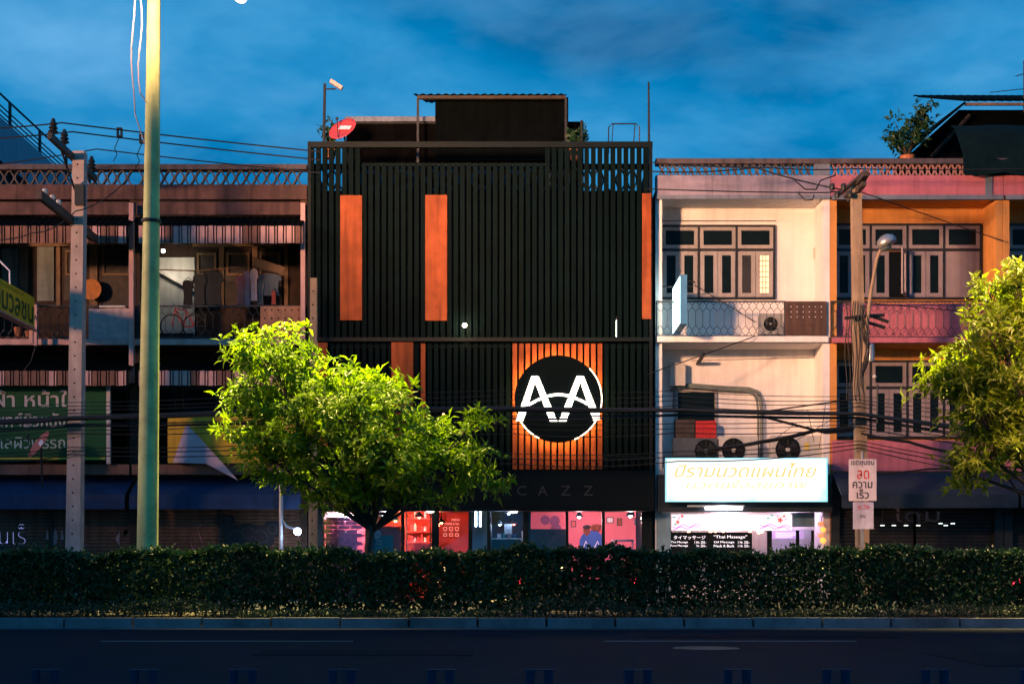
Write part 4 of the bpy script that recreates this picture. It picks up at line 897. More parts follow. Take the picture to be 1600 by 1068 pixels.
# ------------------------------------------------------------------ utility poles
def utility_pole(name, label, px_top, px_bot, py_top, d, w, mat, holes=True):
    zt = Z(py_top, d); zb = 0.14; xt, xb = X(px_top, d), X(px_bot, d)
    t = thing(name, label, 'utility pole', (xb, d, zb), 'concrete utility poles on the pavement')
    def sec(x, z, s): return [(x-s, d-s, z), (x+s, d-s, z), (x+s, d+s, z), (x-s, d+s, z)]
    m = MB(); m.v = sec(xb, zb, w*0.56) + sec(xt, zt, w*0.44); m.f = [(3,2,1,0), (4,5,6,7), (0,1,5,4), (1,2,6,5), (2,3,7,6), (3,0,4,7)]
    m.build('shaft', mat, t)
    if holes:
        h = MB(); n = int((zt-zb)/0.30)
        for i in range(1, n):
            k = i/n; s = w*(0.56-0.12*k); h.lathe((xb+(xt-xb)*k-0.01, d-s-0.004, zb+(zt-zb)*k), [(0.022, 0), (0.022, 0.006)], 6, 'y')
        h.build('bolt_holes', m_blackwall, t, 'stuff')
    return t
pa = utility_pole('utility_pole', 'square concrete power pole with slanting crossarms before the green signboard', 125, 115.5, 238, 31.6, 0.29, m_poleconc)
def crossarm(t, xa, y0, y1, z, th=0.07):
    return MB().box(xa-th*0.6, xa+th*0.6, y0, y1, z-th, z+th).build('crossarm', m_darkwood, t)
xa = X(126, 31.6)-0.14
crossarm(pa, xa, 29.9, 33.2, 9.98); crossarm(pa, xa-0.02, 29.3, 33.4, 8.58, 0.09)
MB().bar((xa, 30.6, 9.95), (xa+0.05, 31.55, 9.2), 0.025).build('brace', m_dark, pa)
def insulator(p):
    MB().lathe(p, [(0.03, 0), (0.04, 0.05), (0.11, 0.08), (0.06, 0.13), (0.10, 0.16), (0.055, 0.21), (0.085, 0.24), (0.05, 0.30), (0.035, 0.36)], 10).build('insulator', m_dark, pa)
for y in (30.15, 30.9, 32.9): insulator((xa, y, 10.05))
for y in (29.6, 30.1, 30.5): MB().ball((xa, y, 8.72), 0.07, 8).build('insulator', m_cream, pa)
MB().box(xa+0.08, xa+0.28, 31.35, 31.5, 8.9, 9.35).build('fuse_box', m_dark, pa)
pb = utility_pole('utility_pole', 'slim orange lit concrete pole rising behind the round tree', 490.5, 489, 435, 32.4, 0.17, m_polewood)
pc = utility_pole('utility_pole', 'weathered pole carrying a small street lamp before the pink shophouse', 1337, 1349, 285, 31.6, 0.235, m_polewood, False)
xc = X(1338, 31.6)
for (y0, y1, z, th) in ((30.7, 32.6, Z(288, 31.6), 0.055), (30.9, 32.3, Z(300, 31.6), 0.05)):
    MB().box(xc-0.05, xc+0.05, y0, y1, z-th, z+th).build('crossarm', m_darkwood, pc)
MB().bar(P(1312, 303, 31.4), P(1352, 268, 31.4), 0.045).build('crossarm', m_darkwood, pc); MB().bar(P(1340, 300, 31.3), P(1358, 270, 31.3), 0.035).build('crossarm', m_darkwood, pc)
for i, px in enumerate((1300, 1308, 1318, 1328)): MB().lathe(P(px, 292+(i % 2)*12, 31.4), [(0.05, -0.07), (0.07, 0.0), (0.05, 0.07)], 8).build('insulator', m_dark, pc)
for (a, b2) in (((1320, 497), (1382, 492)), ((1352, 490), (1388, 503)), ((1350, 502), (1383, 512))):
    MB().bar(P(*a, 31.4), P(*b2, 31.4), 0.04, 5).build('bracket', m_dark, pc)
la_ = [P(1350, 566, 31.35), P(1353, 520, 31.3), P(1361, 455, 31.1), P(1370, 405, 30.9), P(1376, 390, 30.8)]
MB().tube(la_, [0.045, 0.045, 0.04, 0.035, 0.03], 8).build('lamp_arm', m_polewood, pc)
lh = MB(); lh.lathe(P(1384, 378, 30.7), [(0.10, -0.10), (0.20, -0.08), (0.22, 0.0), (0.18, 0.09), (0.08, 0.15), (0.02, 0.16)], 18); lh.smooth = True
o = lh.build('lamp_head', m_steel, pc); o.rotation_euler = (0, R_(-24), 0)
MB().ball(P(1383, 386, 30.7), 0.14, 12, sz=0.7).build('lamp_bowl', M('bowl', (0.10, 0.14, 0.14), 0.15), pc)
MB().lathe(P(1360, 551, 31.3), [(0.08, -0.2), (0.09, -0.16), (0.09, 0.16), (0.07, 0.2)], 10).build('transformer_can', m_steel, pc)
for k in range(5):
    pts = [P(1322+5*k+2*math.sin(i*1.3+k), 470+i*22, 31.38-0.01*k) for i in range(8)]
    MB().tube(pts, 0.012, 4).build('down_cable', m_rubber, pc)
for k in range(7):
    q = [P(1352+6*math.sin(i*0.9+k), 478+i*(8+k*2), 31.3-0.02*k) for i in range(8)]
    MB().tube(q, 0.013, 4).build('cable_coil', m_rubber, pc)
MB().bar(P(1371, 600, 31.2), P(1371, 660, 31.2), 0.02).build('hanger', m_dark, pc); MB().ball(P(1366.5, 588, 31.2), 0.045, 10).build('globe', m_cream, pc)
# speed signs on their own post
t = thing('road_sign', 'white road sign with red and black Thai words on a thin post', 'road sign', (X(1347, 30.9), 30.9, 0.14))
MB().tube([(X(1347.5, 30.94), 30.96, 0.14), (X(1347.5, 30.94), 30.96, Z(705, 30.94))], 0.03, 8).build('post', m_steel, t)
m_sw = M('sign_white', (0.62, 0.55, 0.62), 0.5, var=0.08, streak=0.15); m_sb = M('sign_black', (0.015, 0.015, 0.03), 0.5); m_sr = M('sign_red', (0.55, 0.03, 0.03), 0.5)
MB().pbox(1326.5, 1369.5, 717, 782, 30.9, 0, 0.02).build('plate', m_sw, t)
s_ = 30.9/F
for body, w, h, px, py, mm in (('เขตชุมชน', 36, 10, 1347.5, 724, m_sb), ('ลด', 19, 14, 1348.5, 741, m_sr), ('ความ', 31, 10.5, 1347.5, 757, m_sb), ('เร็ว', 19, 15, 1348, 771, m_sb)):
    text(body, w*s_, h*s_, (X(px, 30.9), 30.893, Z(py, 30.9)), mm, t, offset=0.012)
MB().pbox(1333, 1365, 784, 826, 30.91, 0, 0.02).build('lower_plate', M('sign_lilac', (0.45, 0.43, 0.62), 0.5, var=0.2, streak=0.3), t)
text('ระวัง', 18*s_, 8*s_, (X(1349, 30.9), 30.903, Z(791, 30.9)), m_sr, t); text('ชน', 8*s_, 5*s_, (X(1348, 30.9), 30.903, Z(806, 30.9)), m_sb, t)

# ------------------------------------------------------------------ wires
def wire(label, pts, d, r, group, name='overhead_cable', sag=0.0):
    q = []
    n = len(pts)
    for i in range(n-1):
        a, b2 = pts[i], pts[i+1]
        da = a[2] if len(a) > 2 else d; db = b2[2] if len(b2) > 2 else d; pa_, pb_ = P(a[0], a[1], da), P(b2[0], b2[1], db)
        for k in range(10 if i < n-2 else 11):
            u = k/10; v = pa_.lerp(pb_, u); v.z -= sag*4*u*(1-u); q.append(v)
    return tag(MB().tube(q, r, 5).build(name, m_rubber), label, 'cable', group)
gp = 'power lines over the left pole'
wire('topmost thin power line crossing the sky from the left pole', [(-40, 202, 30.15), (97, 192, 30.15), (500, 237, 32)], 30.2, 0.017, None, 'power_line', 0.02)
wire('second power line below the topmost one over the left pole', [(-40, 218, 30.9), (113, 206, 30.9), (500, 250, 32.4)], 30.9, 0.017, None, 'power_line', 0.02)
wire('third and lowest power line in the sky over the left pole', [(-40, 262, 32.9), (151, 233, 32.9), (500, 270, 33)], 32.9, 0.015, None, 'power_line', 0.02)
wire('sagging dark cable under the left pole crossarm', [(-40, 368), (50, 364), (118, 330), (200, 280)], 31.3, 0.014, None, sag=0.12)
wire('dark cable running along the lattice from the black building', [(1018, 268), (1180, 262), (1338, 300)], 32.5, 0.017, None, sag=0.05)
wire('cable crossing above the eaves of the white shophouse', [(1015, 254), (1200, 262), (1330, 264), (1660, 262)], 32.6, 0.015, None, sag=0.03)
wire('lower cable across the band of the white shophouse', [(1010, 295), (1290, 301), (1340, 292)], 32.5, 0.015, None, sag=0.02)
wire('looped cable hanging beside the weathered pole top', [(1240, 280), (1258, 296), (1275, 296), (1282, 282), (1305, 274)], 31.8, 0.016, None, sag=0.0)
wire('second looped cable hanging under the pole top', [(1246, 300), (1258, 313), (1270, 312), (1272, 304)], 31.8, 0.014, None)
wire('thin wire slanting down to the orange wall', [(1345, 300, 31.6), (1475, 345, 33.5), (1568, 377, 34)], 33, 0.012, None)
wire('thin wire slanting across the pink balcony', [(1352, 473, 31.6), (1550, 490, 33.5), (1660, 497, 34)], 33, 0.010, None)
wire('slanting wire from the balcony down to the black building', [(1180, 525, 34.0), (1105, 552, 33.6), (1010, 585, 33)], 33.5, 0.013, None)
wire('thin cord hanging below the left balcony', [(56, 540), (48, 565), (30, 588)], 33.3, 0.012, None)
gt = 'telephone cables bundled at mid height across the street'
lab = 'black telephone cable in the thick bundle crossing the whole street front'
rr = random.Random(5)
for k in range(14):
    o = rr.uniform(-3.5, 3.5) if k < 9 else rr.uniform(13, 19)
    pts = [(-60, 660+o*0.9), (110, 653+o*0.7), (489, 640+o+rr.uniform(-2, 2)), (800, 637+o+rr.uniform(-1.5, 1.5)), (1060, 640+o*0.5), (1342, 646+o*0.4), (1680, 690+o)]
    wire(lab, pts, 31.0+0.03*k, rr.choice((0.012, 0.016, 0.02, 0.026)) if k < 9 else 0.012, gt, sag=rr.uniform(0.0, 0.04))
lab2 = 'thin separate cable strung above or below the bundle across the street front'
for k, (dy, r) in enumerate(((-38, .008), (-30, .009), (-22, .009), (-14, .010), (16, .010), (24, .009), (31, .012), (62, .010), (70, .012), (78, .012))):
    pts = [(-60, 664+dy*0.7), (110, 655+dy*0.7), (489, 641+dy*0.8), (800, 646+dy), (1060, 646+dy*0.95), (1342, 645+dy*0.7), (1680, 680+dy)]
    wire(lab2, pts, 31.2+0.02*k, r, 'thin cables across the street front', sag=rr.uniform(0.02, 0.10))
wire('thick cable rising from the air conditioners to the weathered pole', [(1105, 702), (1190, 690), (1275, 672), (1340, 666)], 31.9, 0.045, None, sag=0.02)
wire('cable slanting down from the bundle to the weathered pole', [(1190, 650), (1290, 676), (1342, 672)], 31.8, 0.03, None)
wire('cable rising steeply to the weathered pole from the bundle', [(1190, 643), (1300, 628), (1342, 622)], 31.7, 0.018, None)
wire('thick cable sagging away from the weathered pole to the right tree', [(1345, 677), (1420, 690), (1480, 705), (1680, 720)], 31.5, 0.035, None, sag=0.02)
wire('thin cable at the foot of the pink balcony front', [(1345, 742), (1450, 732), (1680, 726)], 31.5, 0.02, None, sag=0.02)
for k, (a, b2) in enumerate((((1205, 690), (1245, 660)), ((1240, 690), (1300, 655)), ((1262, 640), (1272, 690)), ((1290, 630), (1280, 700)))):
    wire('thin stray drop wire between the bundle and the air conditioners', [a, b2], 32.2, 0.007, 'stray drop wires')
for px, d in ((208, 23.2), (219, 23.2)):
    pts = [P(px+3*math.sin(i*0.9+px), -30+i*26 if px < 215 else -30+i*22, 23.0) for i in range(9)]; pts.append(P(226 if px < 215 else 229, 225 if px < 215 else 160, 23.1))
    tag(MB().tube(pts, 0.012, 5).build('hanging_wire', M('wire_pale', (0.45, 0.42, 0.45), 0.5)), f'pale wire hanging {"outermost" if px < 215 else "close"} beside the green lamp pole', 'wire')
for (px, py) in ((187, 207), (222, 217)):
    t = thing('line_clamp', f'small dark clamp on the {"upper" if px < 200 else "second"} power line', 'clamp', P(px, py, 31))
    MB().frame(X(px-4, 31), X(px+4, 31), Z(py+7, 31), Z(py-7, 31), 30.95, 31.05, 0.03).build('body', m_dark, t)
    MB().tube([P(px, py+6, 31), P(px-8, py+25, 31.5), P(px-4, py+35, 32), P(px-10, py+45, 32.6)], 0.010, 4).build('tail_wire', m_rubber, t)

# ------------------------------------------------------------------ signs on the left houses
m_sgreen = M('sign_green', (0.006, 0.085, 0.030), 0.6, spec=0.2, var=0.12); m_spale = M('sign_pale', (0.52, 0.46, 0.46), 0.5, var=0.05)
DGR = D-0.55
t = thing('clinic_signboard', 'large green signboard with white Thai lines on the left shophouse', 'sign', P(60, 719, DGR))
MB().box(X(-60, DGR), X(166, DGR), DGR, DGR+0.06, Z(719, DGR), Z(602, DGR)).build('board', m_sgreen, t)
MB().box(X(166.3, DGR), X(172, DGR), DGR-0.01, DGR+0.08, Z(724, DGR), Z(600, DGR)).build('side_frame', m_spale, t)
MB().box(X(-60, DGR), X(164, DGR), DGR-0.008, DGR-0.002, Z(717, DGR), Z(714.5, DGR)).build('yellow_line', M('sign_yellow', (0.65, 0.48, 0.04), 0.5), t)
s_ = DGR/F
text('สิว ฝ้า หน้าใส', 185*s_, 27*s_, (X(32, DGR), DGR-0.006, Z(622, DGR)), m_spale, t, offset=0.014)
text('โดยแพทย์ผิวหนัง', 160*s_, 24*s_, (X(22, DGR), DGR-0.006, Z(655, DGR)), m_spale, t, offset=0.010)
text('เลเซอร์ ดูแลผิวพรรณ', 205*s_, 25*s_, (X(7, DGR), DGR-0.006, Z(694, DGR)), M('sign_mint', (0.40, 0.50, 0.46), 0.5), t)
t = thing('yellow_sign', 'yellow projecting sign with dark green Thai letters at the picture edge', 'sign', (-11.3, 32, 6.6))
zs0, zs1 = Z(511, 33.5), Z(465, 33.5)
MB().box(-11.40, -11.25, 29.8, 33.5, zs0, zs1).build('board', M('sign_sun', (0.68, 0.52, 0.03), 0.5, var=0.06), t)
MB().box(-11.42, -11.23, 29.8, 33.52, zs0-0.05, zs0-0.002).build('lower_edge', m_valance, t)
text('อมวลชน', 2.5, 0.42, (-11.243, 32.15, zs0+0.26), M('sign_darkgreen', (0.02, 0.09, 0.04), 0.5), t, rotz=R_(90), offset=0.02)
text('สถานธนานุเคราะห์', 1.7, 0.12, (-11.243, 31.9, zs0+0.60), MATS['sign_darkgreen'], t, rotz=R_(90))
for y in (33.56, 33.86):
    MB().box(-11.38, -11.30, y-0.04, y+0.04, Z(537, 33.6), Z(470, 33.6)).build('bracket_post', m_valance, t)
for z in (Z(470, 33.6), Z(513, 33.6)): MB().bar((-11.34, 33.4, z), (-11.34, 34.15, z-0.02), 0.03).build('bracket', m_valance, t)
MB().bar((-11.34, 33.56, Z(510, 33.6)), (-11.34, 33.9, Z(485, 33.6)), 0.025).build('bracket', m_valance, t)
DY = D-0.5
t = thing('torn_banner', 'torn yellow banner with a folded pink sheet half hidden by the tree', 'banner', P(360, 722, DY))
MB().pbox(262, 462, 650, 723, DY, 0, 0.02).build('sheet', M('banner_yellow', (0.62, 0.36, 0.02), 0.6, var=0.15, streak=0.2), t)
fl = MB(); q = [P(291, 661, DY-0.05), P(270, 722, DY-0.10), P(322, 724, DY-0.16), P(372, 750, DY-0.30), P(318, 690, DY-0.14)]
fl.v = [tuple(p) for p in q]+[(p.x, p.y+0.012, p.z) for p in q]; fl.f = [(0,1,2), (0,2,4), (4,2,3), (5,7,6), (5,9,7), (9,8,7), (0,5,6,1), (1,6,7,2), (2,7,8,3), (3,8,9,4), (4,9,5,0)]
fl.build('folded_flap', M('flap_pink', (0.60, 0.42, 0.50), 0.6, var=0.15, streak=0.1), t)
for (px, py, r) in ((430, 683, .16), (443, 700, .12), (418, 676, .1)):
    c = P(px, py, DY-0.02); MB().poly([(c.x+r*(0.75+0.25*math.cos(3*a))*math.cos(a), c.z+r*math.sin(a)*0.8) for a in [i*math.pi/8 for i in range(16)]], DY-0.012-r*0.03, DY-0.002).build('printed_blossom', M('print_magenta', (0.6, 0.05, 0.15), 0.6), t)
e_neon = E('neon_violet', (0.5, 0.5, 1.0), 0.7)
t = thing('neon_sign', 'violet white neon Thai letters glowing at the bottom left shopfront', 'neon sign', P(15, 835, D-0.5))
text('ร้านเร็', 70*D/F, 30*D/F, (X(4, D-0.5), D-0.5, Z(834, D-0.5)), e_neon, t, offset=-0.036)
MB().pbox(-40, 40, 852, 854, D-0.46, 0, 0.04).build('support', m_dark, t); MB().pbox(-38, -36, 810, 852, D-0.46, 0, 0.03).build('support', m_dark, t)
m_graf = M('graffiti_pale', (0.32, 0.22, 0.24), 0.6, var=0.3); m_grafd = M('graffiti_dark', (0.012, 0.014, 0.02), 0.6)
text('ADAM', 44*D/F, 28*D/F, (X(90), D+0.072, Z(838)), m_graf, la, 'graffiti', offset=-0.045); text('COME', 70*D/F, 26*D/F, (X(165), D+0.072, Z(840)), m_graf, la, 'graffiti', offset=-0.045)
text('eS', 18*D/F, 40*D/F, (X(306), D+0.072, Z(838)), M('graffiti_pink', (0.5, 0.2, 0.2), 0.6), lb, 'graffiti', offset=-0.03)
for i, (px, py, r) in enumerate(((352, 815, 14), (368, 838, 20), (388, 832, 17), (408, 838, 20), (426, 826, 15))):
    g = MB(); c = P(px, py, D+0.07); rr_ = r*D/F
    g.poly([(c.x+rr_*(1+0.15*math.sin(3*a+i))*math.cos(a), c.z+rr_*(1+0.12*math.cos(2*a))*math.sin(a)) for a in [k*math.pi/10 for k in range(20)]], D+0.066-0.001*i, D+0.0745); g.build('graffiti', m_grafd, lb)
    g = MB(); g.strip([(c.x+rr_*0.5*(1+0.2*math.sin(2*a+i))*math.cos(a), c.z+rr_*0.5*math.sin(a)) for a in [k*math.pi/8 for k in range(16)]], 0.03, D+0.056, D+0.06, True); g.build('graffiti', M('graffiti_slate', (0.035, 0.045, 0.06), 0.6), lb)
t = thing('flood_lamp', 'bright blue white lamp on a bent bracket beside the shutter', 'lamp', P(465, 830, D-0.9))
MB().ball(P(465, 830, D-0.9), 0.085, 12).build('bulb', E('flood_blue', (0.60, 0.74, 1.0), 60), t)
MB().tube([P(439, 935, D-0.8), P(439, 735, D-0.8)], 0.05, 8).build('post', m_steel, t)
MB().tube([P(439, 810, D-0.8), P(448, 822, D-0.85), P(462, 826, D-0.9)], 0.03, 6).build('bracket', m_steel, t)
lamp('POINT', P(465, 833, D-1.08), 26, (0.45, 0.62, 1.0), 0.08, parent=t)

# ------------------------------------------------------------------ things on the left balconies
def shirt(label, px, py0, py1, w, d, mat, sleeves=True):
    c = X(px, d); z1, z0 = Z(py0, d), Z(py1, d); h = z1-z0; w = w*d/F
    t = thing('shirt', label, 'shirt', (c, d, z0), 'laundry on the left balcony')
    m = MB(); half = [(0.12, 1.0), (0.42, 0.94), (0.50, 0.72), (0.36, 0.66), (0.34, 0.3), (0.40, 0.0)] if sleeves else [(0.2, 1.0), (0.36, 0.95), (0.34, 0.4), (0.42, 0.0)]
    out_ = [(c+w*a, z0+h*b) for a, b in half] + [(c-w*a, z0+h*b) for a, b in half[::-1]]
    m.poly(out_, d-0.03, d+0.03); m.build('cloth', mat, t)
    MB().tube([(c-w*0.38, d, z1-0.03*h), (c, d, z1+0.08), (c+w*0.38, d, z1-0.03*h)], 0.008, 4).build('hanger', m_dark, t)
DC = D+0.25
clo = lambda n, c: M(n, c, 0.85, var=0.25, streak=0.3)
shirt('coral red shirt hanging at the front of the left balcony', 376, 430, 476, 15, DC, clo('cl_coral', (0.62, 0.16, 0.13)))
shirt('dusty pink long garment hanging beside the coral shirt', 386, 424, 480, 13, DC+0.05, clo('cl_pink', (0.48, 0.26, 0.28)), False)
shirt('pale pink shirt hanging third in the laundry row', 397, 420, 470, 13, DC, clo('cl_pale', (0.60, 0.42, 0.42)))
shirt('slate blue wide shirt under the tilted wooden sheet', 421, 428, 462, 40, DC+0.12, clo('cl_blue', (0.10, 0.13, 0.17)))
shirt('grey shirt hanging between the pink shirt and the blue shirt', 407, 440, 476, 12, DC+0.1, clo('cl_grey', (0.16, 0.17, 0.17)))
shirt('dark jacket hanging beside the pale lit wall', 294, 438, 476, 18, DC, clo('cl_black', (0.012, 0.013, 0.014)))
shirt('black long coat hanging in the middle of the clothes line', 333, 424, 476, 34, DC+0.05, clo('cl_ink', (0.02, 0.026, 0.03)))
shirt('dark shirt hanging between the jacket and the long coat', 312, 428, 476, 22, DC+0.02, clo('cl_ink2', (0.03, 0.035, 0.035)))
shirt('dark red short cloth hanging low under the blue shirt', 428, 455, 476, 9, DC+0.05, clo('cl_wine', (0.30, 0.06, 0.05)), False)
tag(MB().tube([P(244, 421, DC), P(310, 423, DC), P(375, 417, DC)], 0.016, 6).build('clothes_pole', m_wood), 'bamboo clothes pole over the laundry on the left balcony', 'pole')
t = thing('plywood_sheet', 'tilted brown wooden sheet stored above the hanging laundry', 'board', P(420, 415, D+0.5))
m = MB(); m.poly([(X(397, D+.5), Z(402, D+.5)), (X(446, D+.5), Z(418, D+.5)), (X(443, D+.5), Z(432, D+.5)), (X(394, D+.5), Z(416, D+.5))], D+0.45, D+0.50); m.build('sheet', m_wood, t)
t = thing('quilt', 'pale tufted quilt hung over the left balcony railing', 'quilt', P(171, 535, D-0.14))
qm = MB(); nx, nz = 20, 16
for j in range(nz+1):
    for i in range(nx+1):
        u, v = i/nx, j/nz
        qm.v.append((X(138+67*u, D-0.16), D-0.14-0.035*abs(math.sin(u*math.pi*5)*math.sin(v*math.pi*5)), Z(481+51*v+1.2*math.sin(u*7), D-0.16)))
k0 = len(qm.v); qm.v += [(x, D-0.115, z) for (x, y, z) in qm.v]
for j in range(nz):
    for i in range(nx):
        b0 = j*(nx+1)+i; qm.f.append((b0, b0+nx+1, b0+nx+2, b0+1)); qm.f.append((k0+b0, k0+b0+1, k0+b0+nx+2, k0+b0+nx+1))
qm.smooth = True; qm.build('cover', M('quilt_pale', (0.46, 0.36, 0.37), 0.9, var=0.2, scale=6), t)
dt = MB()
for i in range(5):
    for j in range(5): dt.ball((X(138+67*(i+0.5)/5, D-0.16), D-0.15, Z(481+51*(j+0.5)/5, D-0.16)), 0.02, 6)
dt.build('tufts', M('tuft', (0.12, 0.08, 0.08), 0.9), t, 'stuff')
MB().pbox(155, 195, 477, 480, D-0.2, 0, 0.2).build('folded_towel', m_cream, t)
t = thing('perforated_sheet', 'rusty perforated metal sheet screening the corner of the laundry balcony', 'screen', P(438, 531, D-0.14))
MB().pbox(407, 473, 478, 531, D-0.14, 0, 0.012).build('sheet', M('rust_pink', (0.40, 0.20, 0.12), 0.7, var=0.3, streak=0.5, stain=(0.10, 0.05, 0.03), stain_amt=0.7), t)
dt = MB()
for i in range(6):
    for j in range(4): dt.lathe(P(414+10.5*i, 484+13*j, D-0.146), [(0.022, 0), (0.022, 0.004)], 6, 'y')
dt.build('holes', m_blackwall, t, 'stuff')
t = thing('bicycle', 'red bicycle parked behind the railing of the laundry balcony', 'bicycle', P(282, 528, D+0.25))
yb_ = D+0.25; cz = Z2+0.30
for wx in (265, 300):
    c = (X(wx), yb_, cz); w_ = MB(); w_.tube([(c[0]+0.28*math.cos(a), yb_, cz+0.28*math.sin(a)) for a in [i*math.pi/12 for i in range(25)]], 0.02, 5, False); wo = w_.build('wheel', m_rubber, t)
    sp = MB()
    for k in range(8): sp.bar(c, (c[0]+0.27*math.cos(k*math.pi/4), yb_, cz+0.27*math.sin(k*math.pi/4)), 0.004, 3)
    sp.build('spokes', m_steel, wo, 'stuff')
fr_ = MB(); A, B, C_, H, S = (X(265), yb_, cz), (X(300), yb_, cz), (X(283), yb_, cz-0.02), (X(270), yb_, cz+0.42), (X(288), yb_, cz+0.38)
for a, b2 in ((A, H), (H, C_), (C_, S), (S, H), (S, B), (C_, B)): fr_.bar(a, b2, 0.016, 6)
fr_.build('frame', m_red, t)
MB().box(S[0]-0.10, S[0]+0.10, yb_-0.05, yb_+0.05, S[2]+0.05, S[2]+0.09).build('saddle', m_rubber, t)
MB().tube([(H[0], yb_-0.25, H[2]+0.10), (H[0]-0.03, yb_, H[2]+0.09), (H[0], yb_+0.25, H[2]+0.10)], 0.014, 5).build('handlebar', m_steel, t)
t = thing('wall_hanging', 'round orange woven fan hanging in the left balcony room', 'decoration', P(142, 452, D+1.2))
MB().lathe(P(142, 452, D+1.2), [(0.26, 0), (0.26, 0.03)], 20, 'y').build('woven_disc', M('woven_orange', (0.55, 0.20, 0.05), 0.7, var=0.3, scale=12), t)
MB().box(X(141, D+1.2), X(143, D+1.2), D+1.2, D+1.25, Z(480, D+1.2), Z(460, D+1.2)).build('stem', m_wood, t)
for i, (px, py, h) in enumerate(((28, 538, 16), (45, 538, 10), (88, 536, 9))):
    t = thing('flowerpot', ('tall clay flowerpot on the far left balcony', 'small clay flowerpot beside the sign bracket', 'clay flowerpot between the sign bracket and the concrete pole')[i], 'flowerpot', P(px, 531, D+0.12))
    r = 0.10; MB().lathe((X(px, D+.12), D+0.12, Z2), [(r*0.65, 0), (r*0.95, h*0.0125), (r, h*0.013), (r, h*0.0154), (r*0.85, h*0.0154)], 12).build('pot', M('clay', (0.45, 0.16, 0.07), 0.8, var=0.2), t)
    MB().lathe((X(px, D+.12), D+0.12, Z2+h*0.0125), [(r*0.8, 0), (r*0.8, 0.01)], 10).build('soil_fill', m_soil, t)
lamp('POINT', P(270, 415, D+0.9), 14, (1.0, 0.86, 0.66), 0.1, 'room_light')
t = thing('ceiling_bulb', 'bare bulb lighting the pale wall behind the laundry balcony', 'lamp', P(255, 392, D+0.9))
MB().ball(P(255, 392, D+0.9), 0.05, 8).build('bulb', e_w, t); MB().bar(P(255, 391, D+0.9), P(255, 350, D+0.9), 0.006).build('cord', m_rubber, t)

# ------------------------------------------------------------------ dishes, camera, rooftop bits
def dish(label, c, r, nrm, mat, stand, band, roll):
    t = thing('satellite_dish', label, 'satellite dish', c); q = Vector(nrm).to_track_quat('-Y', 'Z')
    m = MB(); m.lathe((0, 0, 0), [(0.01, 0.0), (r*0.4, -0.03*r), (r*0.75, -0.10*r), (r, -0.19*r), (r*1.01, -0.17*r), (r*0.74, -0.07*r), (0.02, 0.03)], 28, 'y'); m.smooth = True
    mm_, _c = m.mesh('reflector', mat, False); o = place('reflector', mm_, c, t); o.rotation_mode = 'QUATERNION'; o.rotation_quaternion = q
    from mathutils import Quaternion
    q2 = q @ Quaternion((0, 1, 0), R_(roll)); mm_, _c = MB().box(-r*0.5, r*0.5, -0.006, 0.0, -r*0.17, r*0.17).mesh('white_strip', band, False)
    g = place('white_strip', mm_, Vector(c)+q @ Vector((r*0.12, -0.09*r-0.012, r*0.12)), t); g.rotation_mode = 'QUATERNION'; g.rotation_quaternion = q2
    e = Vector(c)+q @ Vector((0, -r*1.0, 0)); s_ = Vector(c)+q @ Vector((0, -0.15*r, -r*0.95))
    MB().bar(s_, e, 0.012).build('feed_arm', m_dark, t); MB().ball(e, 0.04, 8).build('feed_horn', m_dark, t)
    MB().bar(c, stand, 0.025).build('mast', m_dark, t)
    return t
m_dishred = M('dish_red', (0.50, 0.06, 0.07), 0.45, var=0.12)
dish('red satellite dish with a white strip on the roof of the black building', P(537, 204, D+0.2), 0.36, (-0.36, -0.74, 0.56), m_dishred, P(545, 262, D+0.6), m_pv, 12)
dish('small red satellite dish on a pole in front of the green signboard', P(64, 696, D-1.3), 0.37, (-0.66, -0.5, 0.55), M('dish_pink', (0.42, 0.13, 0.11), 0.5, var=0.12), P(66, 760, D-0.9), m_pv, 20)
t = thing('security_camera', 'security camera on a thin post above the red rooftop dish', 'camera', P(507, 205, D+0.3))
MB().tube([P(506, 225, D+0.3), P(507.5, 131, D+0.3)], 0.035, 8).build('post', m_dark, t); MB().bar(P(507, 139.5, D+0.3), P(525, 139, D+0.3), 0.018).build('arm', m_dark, t)
o = MB().box(-0.17, 0.17, -0.06, 0.06, -0.045, 0.045).build('housing', M('cctv', (0.45, 0.36, 0.33), 0.5), t); o.location = P(525.5, 132.5, D+0.3)-wloc(t); o.rotation_euler = (0, R_(33), 0)
tag(MB().tube([P(1014, 222, D-0.1), P(1013.5, 128, D-0.1)], [0.03, 0.022], 6).build('roof_pole', m_dark), 'thin bare pole standing on the corner of the black roof', 'pole')
t = thing('ladder_rail', 'thin hooped rail rising over the black roof edge', 'rail', P(976, 222, D+0.4))
for (a, c) in ((951, 999), (957, 993)):
    MB().tube([P(a, 240, D+0.4), P(a, 199, D+0.4), P(a+5, 193.5, D+0.4), P(c-5, 193.5, D+0.4), P(c, 199, D+0.4), P(c, 240, D+0.4)] if a == 951 else [P(955, 240, D+0.5), P(958, 194, D+0.5), P(992, 194, D+0.5), P(989, 240, D+0.5)], 0.016, 5).build('hoop', m_dark, t)
t = thing('neon_bracket', 'bent white conduit outlined by light at the picture edge', 'bracket', P(8, 410, 32.5))
MB().tube([P(-20, 398, 32.5), P(0, 408, 32.5), P(15, 423, 32.5), P(15.5, 446, 32.5)], 0.02, 5).build('conduit', m_pv, t)
